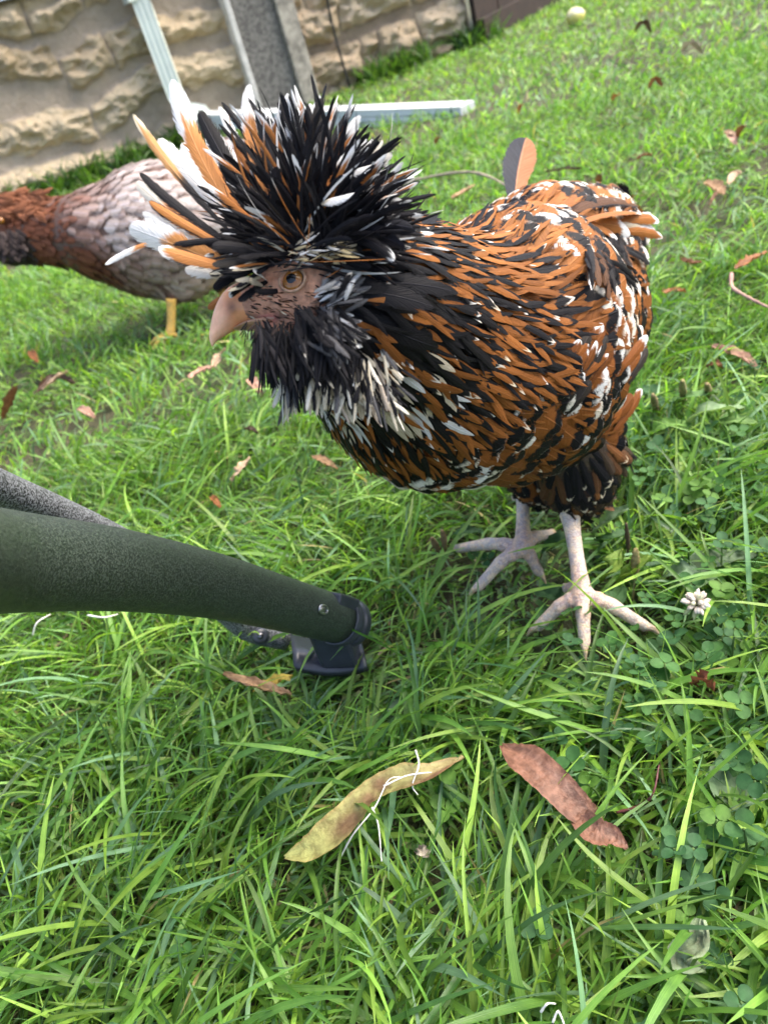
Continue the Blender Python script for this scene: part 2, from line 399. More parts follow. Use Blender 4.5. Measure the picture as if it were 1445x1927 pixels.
# swelling round the eye, a hollow before it, the gape line
nearside = ((V-W(560, 560, HD))@Lat > 0)
e = np.exp(-(((hp-np.array([552, 527]))/34)**2).sum(1)); V = V + Lat[None]*(e*nearside*.0010)[:, None]
seam = np.array([[455, 606], [500, 596], [540, 588], [580, 585], [612, 592]]); sy = np.interp(hp[:, 0], seam[:, 0], seam[:, 1])
g = np.exp(-((hp[:, 1]-sy)/5)**2)*(hp[:, 0] < 610)*nearside; V = V - Lat[None]*(g*.0022)[:, None]
nz = fbm(hp/9., 5); nz2 = fbm(hp/22., 9)
c = np.tile([.60, .28, .165], (len(V), 1))*(.6+.75*nz2[:, None])
w = (np.exp(-(((hp-[506, 594])/[52, 8])**2).sum(1))*1.)[:, None]; c = c*(1-w)+np.array([.05, .03, .02])*w         # dusky streak along the gape
w = (np.exp(-(((hp-[502, 587+12])/[11, 6])**2).sum(1))*.0)[:, None]
w = (np.exp(-(((hp-[503, 589+11])/[16, 9])**2).sum(1))*.9)[:, None]; c = c*(1-w)+np.array([.55, .10, .08])*w
w = (sst(.55, .7, nz)*.35)[:, None]; c = c*(1-w)+np.array([.12, .09, .07])*w
w = sst(590, 620, hp[:, 0])[:, None]*.95; c = c*(1-w)+np.array([.02, .016, .014])*w
body.add(V, F, c, 0)
hen_body = body.build('body', [MAT_SKIN, MAT_LEG], hen)

# beak
V, F = loft([(460, 530), (436, 541), (420, 556), (406, 581), (398, 609), (394, 634), (398, 651)], [(486, 606), (470, 612), (450, 614), (428, 627), (413, 637), (405, 644), (400, 652)],
            [.0070, .0068, .0058, .0042, .0026, .0012, .0003], HD-.001, 28, 40, .9)
hp = np.array([PJ(v)[:2] for v in V]); c = np.tile([.68, .29, .125], (len(V), 1))
w = sst(445, 405, hp[:, 0]+(hp[:, 1]-580)*-.25)[:, None]; c = c*(1-w*.45)+np.array([.76, .50, .38])*w*.45
w = np.exp(-(((hp-[436, 578])/[10, 13])**2).sum(1))[:, None]*.95; c = c*(1-w)+np.array([.20, .085, .035])*w              # nostril
st = fbm(np.c_[hp[:, 0]*.03, (hp[:, 1]+hp[:, 0]*.7)*.16], 3); c *= (.78+.45*st)[:, None]
bk = MB(); bk.add(V, F, c)
V, F = loft([(560, 592), (510, 600), (468, 608), (440, 618)], [(560, 622), (515, 620), (474, 618), (442, 620)], [.008, .007, .005, .0015], HD-.001, 20, 20)
bk.add(V, F, (.42, .20, .12)); bk.build('beak', MAT_HORN, hen)

# eye: rings of pupil, iris and dark rim on a bulging cornea, with a lid round it
def gloss(name, col, rough=.15):
    t = NT(name); n = t.noise(t.obj(), 900, 3); t.set(col=t.mix(n, tuple(x*.65 for x in col), tuple(x*1.3 for x in col)), rough=rough, spec=.4, coat=.35, coatr=.03); return t.m
M_PUP, M_IRIS, M_RIM = gloss('eye_pupil', (.004, .004, .004)), gloss('eye_iris', (.22, .085, .014)), gloss('eye_rim', (.03, .016, .01), .2)
bv = BVHTree.FromPolygons([Vector(v) for v in body.v], body.f)
d0 = Vector(W(551, 527, 1)-CC).normalized(); hit = bv.ray_cast(Vector(CC), d0)[0]; ec = np.array(hit)
eN = nrm(Lat*1 + CX*-.16 + CY*.04); ex = nrm(np.cross(eN, CY)); ey = np.cross(eN, ex)
def dome(c, R, n=40, m=18, h=.62):
    V = []; F = []; mi = []
    for i in range(m+1):
        t = i/m; r = R*t
        for k in range(n):
            a = 2*math.pi*k/n; V.append(c + ex*r*math.cos(a) + ey*r*math.sin(a) + eN*(R*h*math.sqrt(max(0, 1-t*t*.97))-R*h*.3))
    for i in range(m):
        for k in range(n): F.append((i*n+k, i*n+(k+1) % n, (i+1)*n+(k+1) % n, (i+1)*n+k)); mi.append(0 if (i+1)/m < .48 else 1 if (i+1)/m < .90 else 2)
    return V, F, mi
V, F, mi = dome(ec, .0045)
eye = mesh_obj('eye', V, F, [M_PUP, M_IRIS, M_RIM], hen, {'col': np.ones((len(V), 3))}, None, True, mi)
lid = []
for k in range(41):
    a = 2*math.pi*k/40; lid.append(ec + ex*.0048*math.cos(a)*1.06 + ey*.0047*math.sin(a)*.98 + eN*(.0004))
lm = MB(); V, F = tube(lid, .0006, 10, None, False); lm.add(V, F, (.34, .19, .12)); lm.build('eyelid', MAT_SKIN, eye)

# ---------------------------------------------------- plumage: flow of the feathers over the body
neckA, neckB = W(650, 560, .318), W(860, 640, .435); ndir = nrm(neckB-neckA); headc = W(590, 540, .31)
PTS, NRM = scatter(TV, TF, lambda p: .0039+.0022*sst(.06, .15, np.linalg.norm(p-headc, axis=1))-.0040*sst(.15, .11, p[:, 2]))
tbv = BVHTree.FromPolygons([Vector(v) for v in TV], TF)
def tvh(q):
    s_, n_, _, _ = tbv.find_nearest(Vector(q)); return (Vector(q)-s_).dot(n_)
parts = {k: Feathers() for k in ('hackle', 'breast_plumage', 'back_plumage', 'wing', 'thigh_plumage')}
uvd = np.array([PJ(p) for p in PTS]); dh = np.linalg.norm(PTS-headc, axis=1)
pn = fbm(PTS*28, 21); pn2 = fbm(PTS*60, 31)
for i, (p, n) in enumerate(zip(PTS, NRM)):
    u, v = uvd[i, :2]; front = max(0, n@heading); r = rng.random
    ql = sst(670, 770, v); wn = 1-sst(.108-.040*ql, .155-.058*ql, dh[i])
    down = .9*front + .30*(1-max(0, n[2])) - .2*max(0, n[2])
    D = (back*1.0 - Z*down)*(1-wn) + (ndir*1.0 - Z*.25*(1-max(0, n[2])))*wn
    # flank feathers sweep up toward the tail
    D = D + side*rng.normal(0, .10) + Z*rng.normal(0, .10)
    D = nrm(D - n*(D@n)); lift = .15+.06*r()
    Dl = nrm(D+n*lift); b = p-n*.0015
    def bend_for(L, tgt=.0045):
        h = tvh(p+D*L); return float(np.clip(2*(h+lift*L-.0015-tgt-.003*r())/L, -.3, 1.2))
    k = pn[i]; k2 = pn2[i]
    if (p[2] < .155 and v > 842-(u-1000)*.12 and u > 985) or p[2] < .118:                  # thigh, mottled dark down
        D2 = nrm(-Z*1.0+back*.35 + rng.normal(0, .2, 3)); D2 = nrm(D2-n*(D2@n)+n*.12)
        c = BLK if r() < .5 else (.045, .03, .02) if r() < .6 else BRN if r() < .6 else (.15, .06, .02)
        parts['thigh_plumage'].add(p, D2, n, .020+.008*r(), .0075+.004*r(), .15, rng.normal(0, .1), .2, (.5, 4, .6), c, BLK, .3, 1.3 if r() < .8 else .88, 0, -1, .5, 0, 1.)
        continue
    if wn > .35:                                             # hackle: lanceolate, black laced
        near = 1-sst(.03, .066, dh[i])
        blackness = near*.5 + .30*sst(540, 470, v)*sst(900, 780, u) + .16
        bib = sst(640, 700, v)*sst(800, 740, u)*sst(775, 745, v)              # pale bib under the muffs
        if r() < bib*.7: c, e, wst = (CRM if r() < .7 else WHT), (.3 if r() < .5 else 0), 1.3
        elif r() < blackness*(1-.6*sst(690, 760, v)): c, e, wst = BLK, .3, (.88 if r() < .06 else 1.3)
        else: c, e, wst = tuple((np.array(MAH)*.55+np.array(ORG)*.45)*(.7+.8*r())), (.36+.22*r()), (.88 if r() < .05 else 1.12)
        parts['hackle'].add(b, Dl, n, (Lh := .044+.014*r()), .0078+.003*r(), bend_for(Lh, .0042), rng.normal(0, .08), .10, (.5, 2.4, .75), c, BLK, 1., wst, e, .25+.3*r(), .3, 0, .5*r())
        continue
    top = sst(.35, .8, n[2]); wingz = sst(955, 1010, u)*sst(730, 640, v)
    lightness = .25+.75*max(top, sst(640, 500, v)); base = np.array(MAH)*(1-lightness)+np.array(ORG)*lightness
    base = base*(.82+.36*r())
    wprob = (.42+.28*sst(.5, .62, k))*(1-(.45+.5*sst(900, 940, u))*sst(.225, .195, p[2])); bprob = .72
    L, Wd = .036+.009*r(), .0175+.005*r()
    wst = .80+.10*r() if r() < wprob else 1.3
    band = 1. if r() < bprob else 0.
    if wst > 1.2 and band: wst = 1.0                         # a black spangle at the tip, no white
    pat = dict(band=band, wst=wst, edge=.0, bv=-1.)
    if r() < .2: pat.update(edge=.14+.16*r())
    if k2 > .64 and r() < .4: base = np.array(BLK)*1.3; pat.update(wst=.86)   # a few black feathers
    nm = 'back_plumage' if top > .5 and p[2] > .2 else 'wing' if wingz > .5 else 'breast_plumage'
    if nm == 'wing': L *= 1.15; Wd *= 1.1
    if p[2] < .15 and front < .6: L *= .85; Wd *= .85
    parts[nm].add(b, Dl, n, L, Wd, bend_for(L), rng.normal(0, .07), .10, (.50, 6, .5), base, BLK, rag=.46, cream=.7*r(), **pat)
# loose barbs over the feather tips, following the same flow
def barbs(Fe, p, n, D, L, cols, w, k, up=0.):
    s = np.cross(D, n)
    for _ in range(k):
        o = p + s*rng.normal(0, .005) + D*rng.uniform(.004, .016); l = L*rng.uniform(.5, .95)
        q_ = o+D*l; s1, n1, _a, _b = tbv.find_nearest(Vector(q_)); s0, n0, _a, _b = tbv.find_nearest(Vector(o)); n0 = np.array(n0)
        o = np.array(s0)+n0*(up+rng.uniform(.0030, .0052)); d_ = nrm(D-n0*(D@n0)+n0*.03); h = (Vector(o+d_*l)-s1).dot(n1)
        Fe.add(o, nrm(d_+s*rng.normal(0, .10)), n0, l, w*rng.uniform(.6, 1.3), float(np.clip(2*(h-up-.0052-.0015*rng.random())/l, -.3, 1.2)), rng.normal(0, .1), .05, (.5, 2.4, .8), cols[rng.integers(len(cols))], BLK, 0, 1.3 if rng.random() < .9 else .85, 0, -1, .15, 0, rng.random())
for i, (p, n) in enumerate(zip(PTS, NRM)):
    u, v = uvd[i, :2]
    if p[2] < .15 and u > 985: continue
    ql = sst(670, 770, v); wn = 1-sst(.108-.040*ql, .155-.058*ql, dh[i]); front = max(0, n@heading); down = .9*front+.30*(1-max(0, n[2]))-.2*max(0, n[2])
    D = (back-Z*down)*(1-wn)+(ndir-Z*.25*(1-max(0, n[2])))*wn; D = nrm(D-n*(D@n)); f = rng.uniform(.75, 1.3)
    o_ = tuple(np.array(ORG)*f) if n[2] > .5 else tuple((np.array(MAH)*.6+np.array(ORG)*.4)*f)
    if wn > .35:
        if u < 775 and 650 < v < 740: cols = [CRM, WHT, BLK, BLK, o_]
        else: cols = [BLK, BLK, o_] if dh[i] < .075 else [BLK, o_, o_] if v < 700 else [BLK, o_, o_, o_, o_]
        barbs(parts['hackle'], p, n, D, .036, cols, .0034, 2, .0035)
    else: barbs(parts['back_plumage' if n[2] > .62 and p[2] > .2 else 'wing' if (u > 980 and v < 690) else 'breast_plumage'], p, n, D, .028, [o_], .0026, 1 if rng.random() < .6 else 0)
print('plumage', {k: len(v.d['L']) for k, v in parts.items()})

# hero feathers: photo pixels with their own distances give root and tip, width in pixels
def hero(Fe, pts, ds, wpx, **k):
    """Bent feather through three points root, mid, tip."""
    a, m, t = [W(*q, d) for q, d in zip(pts, ds)]
    ch = t-a; L = np.linalg.norm(ch); D0 = nrm(m-a); face = k.pop('face', None)
    n0 = nrm(-FW + rng.normal(0, .25, 3)) if face is None else nrm(face); n0 = nrm(n0-D0*(n0@D0)); s0 = np.cross(D0, n0)
    off = t-a; sb = (off@s0)/L; bn = -(off@n0)/L
    k.setdefault('band', 0)
    Fe.add(a, D0, n0, L*1.02, wpx*ds[2]/FPX, 2*bn, sb, **k)

tail = Feathers()
tf_ = Feathers(); hero(tf_, [(968, 400), (968, 330), (990, 262)], (.60, .607, .615), 68, face=-FW+CX*.3, col=(.40, .18, .09), prof=(.62, 6, .5), wst=1.3, band=0, half=1., rag=.12, camber=.1)
hero(tf_, [(1010, 385), (1030, 360), (1050, 345)], (.60, .605, .61), 20, col=WHT, rag=.5)
def surf(u, v, dflt):                # distance of the bare body under a photo pixel
    h = tbv.ray_cast(Vector(CC), Vector(W(u, v, 1)-CC).normalized())[0]
    return dflt if h is None else float((np.array(h)-CC)@FW)
for (a, m, t, w, kw) in [((1150, 424), (1195, 406), (1238, 416), 24, dict(col=ORG, wst=.82)), ((1145, 440), (1195, 430), (1244, 447), 20, dict(col=ORG, wst=.9)), ((1070, 430), (1140, 388), (1208, 402), 34, dict(col=ORG, wst=.8)),
                         ((1060, 410), (1120, 360), (1195, 388), 38, dict(col=BRN, wst=1.3, edge=.4)), ((1150, 422), (1188, 408), (1226, 405), 16, dict(col=CRM, wst=.7)), ((1140, 432), (1185, 415), (1230, 432), 20, dict(col=CRM, wst=.6)),
                         ((1090, 430), (1140, 412), (1180, 440), 34, dict(col=ORG, wst=.74)), ((1060, 420), (1120, 410), (1160, 446), 34, dict(col=ORG, wst=.76))]:
    d0 = surf(*a, .56)-.006; dt = min(surf(*t, .57)-.016, .57); hero(tail, [a, m, t], (d0, (d0+dt)/2-.009, dt), w, **kw)
for i in range(80):                                          # soft dark tail fluff
    u0, v0 = 1100+rng.random()*60, 428+rng.random()*60; a = math.radians(rng.uniform(12, 80)); l = rng.uniform(50, 98)
    d0 = surf(u0, v0, .56)-.014; t = (min(u0+math.cos(a+.15)*l, 1222), v0+math.sin(a+.15)*l); dt = min(surf(*t, .56)-.020, d0+.03)
    hero(tail, [(u0, v0), (u0+math.cos(a)*l*.5, v0+math.sin(a)*l*.42), t], (d0, (d0+dt)/2-.005, dt), rng.uniform(13, 24),
         col=BLK if rng.random() < .75 else BRN, wst=1.3 if rng.random() < .85 else .9, rag=.45, prof=(.5, 3, .7))
for i in range(34):                                          # flank feathers whose tips rise at the rear
    u0, v0 = 1050+rng.random()*110, 700+rng.random()*140
    a = math.radians(rng.uniform(40, 66)); l = rng.uniform(70, 125); t = (min(u0+math.cos(a)*l, 1218), v0-math.sin(a)*l)
    d0 = surf(u0, v0, .52)-.004; dt = min(surf(*t, d0+.02)-.008, d0+.03)
    hero(parts['wing'], [(u0, v0), ((u0+t[0])/2+6, (v0+t[1])/2+4), t], (d0, (d0+dt)/2-.005, dt), rng.uniform(22, 34), col=tuple(np.array(MAH)*(.8+.7*rng.random())) if rng.random() < .7 else (.03, .024, .02),
         wst=rng.choice([.82, .88, 1.05, 1.3]), edge=.25 if rng.random() < .4 else 0, rag=.3, face=-FW+CX*.5)
for i in range(16):                                          # belly tips below the breast
    u0, v0 = 690+rng.random()*120, 850+rng.random()*40; l = 50+40*rng.random()
    hero(parts['breast_plumage'], [(u0, v0), (u0+l*.5, v0+l*.28), (u0+l, v0+l*.36)], (.43, .43, .44), 22, col=BRN if rng.random() < .5 else MAH, wst=1.05, rag=.4, prof=(.5, 3, .7))
for k, v in parts.items(): v.build(k, hen)
tail.build('tail', hen); tf_.build('tail_feather', hen)

# crest: long feathers rising from the skull and falling outward
crest = Feathers()
tab = np.array([(200, 300), (190, 330), (180, 345), (165, 360), (150, 385), (140, 400), (129, 385), (110, 320), (95, 290), (80, 272), (65, 255), (50, 240), (35, 215), (20, 195), (5, 180), (-12, 170), (-25, 160)], float)[::-1]
OR = (585, 475)
for i in range(760):
    a = rng.uniform(-22, 196)
    if a > 100 and rng.random() < .62: a = rng.uniform(-10, 105)
    R = np.interp(a, tab[:, 0], tab[:, 1]); dz = rng.normal(0, .75); cz = 1/math.hypot(1, dz)
    l = R*(cz if abs(dz) > .5 else 1)*rng.uniform(.6, 1.)*(1-.45*sst(100, 150, a)); ar = math.radians(a)
    u0, v0 = OR[0]+rng.normal(0, 26)-math.cos(ar)*-18, OR[1]+rng.normal(0, 14)-math.sin(ar)*10
    d0 = .300+rng.normal(0, .008); dt = d0+dz*l*.3/FPX*.75
    tx, ty = u0+math.cos(ar)*l, v0-math.sin(ar)*l
    am = ar+math.radians(21 if a < 90 else -13); mx, my = u0+math.cos(am)*l*.5, v0-math.sin(am)*l*.5
    left = sst(95, 150, a); q = rng.random()
    kw = dict(col=BLK, wst=1.3, bv=-1)
    if q < .07+.12*sst(60, 0, abs(a-30)): kw = dict(col=BLK, wst=rng.uniform(.84, .93))
    if q > .86-.16*left: kw = dict(col=ORG, wst=rng.uniform(.74, .9), bv=rng.uniform(.35, .6), edge=.2*rng.random())
    if dz > .6 and rng.random() < .2: kw = dict(col=WHT, wst=1.3, bv=rng.uniform(.0, .35))
    if dz < -.8: kw = dict(col=BLK, wst=1.3); l *= .75
    fc = -FW*1. + np.array([0, 0, .35]) + rng.normal(0, .45, 3)
    hero(crest, [(u0, v0), (mx, my), (tx, ty)], (d0, d0*.5+dt*.5+.002, dt), rng.uniform(9, 22), face=fc, rag=.34, prof=(.75, 6, .5), camber=.3, **kw)
for i in range(300):                                         # wispy stray filaments
    a = rng.uniform(-20, 165); R = np.interp(a, tab[:, 0], tab[:, 1])*(1-.5*sst(95, 140, a)); l = R*rng.uniform(.6, 1.04); ar = math.radians(a); u0, v0 = OR[0]+rng.normal(0, 30), OR[1]+rng.normal(0, 16); d0 = .30+rng.normal(0, .008); dt = d0+rng.normal(0, .7)*l*.22/FPX
    am = ar+math.radians(rng.normal(0, 16)); hero(crest, [(u0, v0), (u0+math.cos(am)*l*.5, v0-math.sin(am)*l*.5), (u0+math.cos(ar)*l, v0-math.sin(ar)*l)], (d0, (d0+dt)/2, dt), rng.uniform(2.5, 7), col=[BLK, (.03, .024, .02), ORG, WHT][rng.choice(4, p=[.7, .12, .08, .10])], wst=1.3 if rng.random() < .8 else .85, rag=.3, prof=(.5, 3, .7))
HERO = [  # root, middle, tip, width px, front/back offset, colours
    ((470, 515), (380, 480), (246, 428), 66, -.012, dict(col=(.50, .22, .07), wst=.66, edge=.0)), ((480, 520), (400, 495), (300, 468), 40, -.016, dict(col=(.42, .17, .05), wst=.9, edge=.3)),
    ((455, 530), (390, 510), (350, 505), 30, -.004, dict(col=CRM, wst=.5, edge=0)),
    ((330, 445), (255, 455), (204, 496), 17, .0, dict(col=(.5, .22, .08), wst=.55, bv=.3)),
    ((470, 470), (330, 345), (256, 220), 24, .0, dict(col=(.50, .26, .10), wst=.86, bv=.62, cream=1.)),
    ((480, 455), (370, 320), (329, 160), 52, .004, dict(col=(.52, .22, .07), wst=.74, bv=.28)), ((490, 450), (400, 330), (352, 225), 40, .012, dict(col=(.45, .18, .05), wst=1.3, bv=.3)),
    ((470, 480), (350, 410), (268, 328), 30, -.004, dict(col=BLK, wst=1.3)), ((475, 490), (350, 430), (262, 345), 44, .004, dict(col=(.48, .20, .07), wst=.72, bv=.2, cream=.5)),
    ((480, 490), (370, 440), (285, 380), 30, -.008, dict(col=(.45, .18, .05), wst=1.3, edge=.45)), ((470, 500), (360, 455), (272, 400), 34, .006, dict(col=WHT, wst=1.3)),
    ((470, 440), (380, 360), (300, 262), 52, .03, dict(col=WHT, wst=1.3)), ((480, 440), (400, 340), (345, 270), 46, .035, dict(col=WHT, wst=1.3)), ((500, 430), (440, 330), (395, 245), 56, .035, dict(col=WHT, wst=1.3)),
    ((520, 440), (430, 330), (378, 213), 46, -.002, dict(col=(.022, .02, .02), wst=1.3)), ((540, 430), (450, 300), (415, 203), 26, .02, dict(col=ORG, wst=.72, bv=.5)),
    ((530, 440), (460, 300), (473, 168), 42, .002, dict(col=(.52, .22, .07), wst=.76, bv=.35, edge=.18)), ((550, 420), (490, 300), (500, 215), 54, .03, dict(col=WHT, wst=1.3)),
    ((560, 430), (500, 290), (545, 188), 38, .018, dict(col=WHT, wst=1.3, edge=.25)), ((560, 440), (510, 300), (487, 210), 40, -.004, dict(col=(.02, .019, .02), wst=1.3)),
    ((570, 430), (540, 300), (585, 205), 34, .012, dict(col=ORG, wst=.9, bv=.35, edge=.3)), ((590, 440), (570, 300), (604, 192), 40, -.006, dict(col=(.03, .026, .022), wst=1.3)),
    ((580, 420), (570, 320), (634, 206), 26, .008, dict(col=BLK, wst=.9)), ((600, 430), (600, 320), (676, 230), 36, .004, dict(col=BLK, wst=.8)), ((610, 430), (620, 330), (686, 272), 30, .002, dict(col=BLK, wst=.84)),
    ((610, 430), (640, 340), (716, 271), 32, -.002, dict(col=BLK, wst=.84, cream=.6)), ((620, 435), (660, 350), (732, 294), 34, -.004, dict(col=BLK, wst=.84, cream=.4)), ((620, 440), (660, 340), (722, 306), 26, .004, dict(col=ORG, wst=.8, bv=.6)),
    ((590, 385), (625, 372), (662, 366), 36, -.05, dict(col=CRM, wst=.45)), ((618, 345), (655, 318), (700, 312), 34, -.03, dict(col=WHT, wst=1.3)), ((640, 440), (690, 370), (742, 350), 34, -.004, dict(col=BLK, wst=.82)),
    ((640, 445), (700, 390), (752, 378), 34, -.006, dict(col=BLK, wst=.86)), ((640, 450), (690, 400), (728, 385), 24, -.012, dict(col=WHT, wst=1.3, bv=.5)),
    ((600, 455), (690, 380), (752, 450), 60, -.02, dict(col=(.014, .014, .018), wst=1.3)), ((600, 460), (680, 400), (738, 478), 62, -.024, dict(col=(.014, .014, .02), wst=1.3)), ((610, 455), (680, 410), (718, 500), 46, -.028, dict(col=BLK, wst=.93)),
    ((480, 560), (420, 545), (396, 578), 34, .02, dict(col=ORG, wst=1.3, edge=.2)), ((470, 550), (430, 560), (402, 600), 20, .024, dict(col=ORG, wst=1.3)),
    ((500, 515), (468, 530), (432, 556), 24, -.010, dict(col=BLK, wst=.9)), ((520, 520), (482, 536), (450, 566), 24, -.012, dict(col=BLK, wst=1.3)), ((540, 540), (515, 556), (482, 545), 20, -.014, dict(col=BLK, wst=1.3)),
    ((505, 530), (490, 518), (478, 512), 26, -.018, dict(col=(.6, .3, .15), wst=.3)), ((500, 540), (480, 530), (470, 526), 16, -.018, dict(col=CRM, wst=1.3)),
    ((520, 500), (455, 500), (408, 540), 32, -.010, dict(col=BLK, wst=1.3)), ((520, 490), (450, 490), (396, 516), 30, -.014, dict(col=BLK, wst=1.3)), ((530, 490), (470, 480), (400, 498), 28, -.018, dict(col=(.03, .026, .022), wst=1.3)),
    ((540, 490), (480, 460), (400, 462), 34, -.02, dict(col=BLK, wst=1.3)), ((560, 490), (520, 400), (520, 320), 46, -.022, dict(col=BLK, wst=1.3)), ((580, 480), (570, 380), (600, 300), 48, -.022, dict(col=BLK, wst=1.3)), ((590, 480), (620, 400), (680, 350), 46, -.024, dict(col=BLK, wst=1.3)),
]
for a, m, t, w, off, kw in HERO:
    d = .300+off
    hero(crest, [a, m, t], (.300+off*.3, .300+off*.8, d), w*.86, rag=.3, prof=(.8, 5, .5), camber=.22, **kw)
for i in range(60):                                          # short dark feathers over the brow and crown
    u0, v0 = rng.uniform(470, 640), 0; v0 = np.interp(u0, [470, 530, 600, 640], [520, 470, 450, 460])+rng.normal(0, 12); a = math.radians(np.interp(u0, [470, 560, 640], [205, 165, -10])+rng.normal(0, 12)); l = rng.uniform(45, 85)
    hero(crest, [(u0, v0), (u0+math.cos(a)*l*.5, v0-math.sin(a)*l*.6), (u0+math.cos(a)*l, v0-math.sin(a)*l)], (.288, .282, .284), rng.uniform(8, 15), col=BLK if rng.random() < .85 else CRM, wst=1.3, rag=.4, prof=(.6, 3, .7))
crest.build('crest', hen, nv=13)

def surf_h(u, v, dflt):
    h = bv.ray_cast(Vector(CC), Vector(W(u, v, 1)-CC).normalized())[0]
    return dflt if h is None else float((np.array(h)-CC)@FW)
# face down, muffs and beard
beard = Feathers()
def tuft(n, ubox, vbox, ang, l, w, cols, d, rag=.7, prof=(.5, 3, .7), wst=1.3, jit=14):
    for i in range(n):
        u0, v0 = rng.uniform(*ubox), rng.uniform(*vbox); a = math.radians(rng.uniform(*ang)); ll = rng.uniform(*l); c = cols[rng.integers(len(cols))]; dd = rng.uniform(*d)
        hero(beard, [(u0, v0), (u0+math.cos(a)*ll*.5+rng.normal(0, 3), v0-math.sin(a)*ll*.5), (u0+math.cos(a)*ll, v0-math.sin(a)*ll)], (dd, dd-.004, dd-.001), rng.uniform(*w), col=c, rag=rag, prof=prof,
             wst=wst if rng.random() < .95 else .85, cream=rng.random())
GRY = (.10, .095, .095); WH2 = (.74, .69, .58); CR2 = (.62, .54, .40)
tuft(380, (478, 640), (600, 650), (258, 306), (40, 108), (5, 12), [BLK, BLK, BLK, (.02, .018, .018), (.035, .03, .03)], (.287, .318), .45, (.5, 3, .7))
tuft(260, (515, 680), (645, 700), (255, 305), (35, 70), (5, 13), [BLK, BLK, BLK, (.02, .018, .018)], (.290, .325), .45, (.5, 3, .7))
tuft(190, (530, 700), (672, 728), (245, 290), (34, 84), (6, 14), [WH2, CR2, WH2, CR2, BLK, GRY], (.296, .33), .5, (.45, 4, .6))
tuft(230, (625, 735), (640, 745), (268, 325), (34, 78), (5, 12), [WH2, CR2, CR2, BLK, (.4, .33, .26), BLK, GRY], (.302, .332), .5, (.45, 4, .6))
tuft(170, (550, 640), (572, 640), (270, 330), (35, 75), (9, 18), [BLK, BLK, GRY, BLK], (.282, .294), .7)
tuft(50, (590, 650), (540, 590), (5, 70), (35, 60), (8, 14), [GRY, (.3, .29, .27), BLK, WHT, GRY], (.284, .292), .55)
tuft(30, (620, 660), (580, 640), (-50, 0), (30, 55), (9, 14), [WHT, GRY, (.4, .38, .36), BLK], (.286, .296), .55)
tuft(80, (540, 650), (452, 492), (-25, 35), (24, 52), (4, 8.5), [CRM, (.45, .37, .22), BLK, BLK, (.35, .28, .15), WHT], (.279, .288), .45)
tuft(40, (630, 720), (470, 560), (-30, 10), (35, 65), (9, 16), [BLK, BLK, CRM, GRY, WHT, BLK], (.296, .312), .55)
tuft(14, (515, 560), (500, 512), (20, 60), (14, 26), (5, 9), [CRM, BLK, GRY], (.286, .29), .6)
tuft(40, (462, 560), (604, 628), (225, 275), (16, 34), (4, 8), [BLK, BLK, (.05, .035, .03)], (.288, .296), .8)
tuft(8, (700, 720), (600, 640), (280, 310), (50, 80), (10, 16), [WHT, CRM], (.305, .315), .5)
for i in range(150):                                        # bristles on the bare face
    u0, v0 = rng.uniform(462, 600), rng.uniform(535, 612); a = math.radians(rng.uniform(-40, 10)); ll = rng.uniform(8, 20); d1 = .2925-.0022*math.exp(-((u0-555)/60)**2)
    if (u0-551)**2+(v0-527)**2 < 30**2: continue
    hero(beard, [(u0, v0), (u0+math.cos(a)*ll*.5, v0-math.sin(a)*ll*.5), (u0+math.cos(a)*ll, v0-math.sin(a)*ll)], (surf_h(u0, v0, d1), surf_h(u0, v0, d1)-.0014, surf_h(u0, v0, d1)-.0008), rng.uniform(1.5, 3.2), col=[BLK, BRN, (.2, .13, .09), CRM][rng.choice(4, p=[.4, .3, .2, .1])], rag=0, prof=(.5, 3, .7))
beard.build('beard', hen)
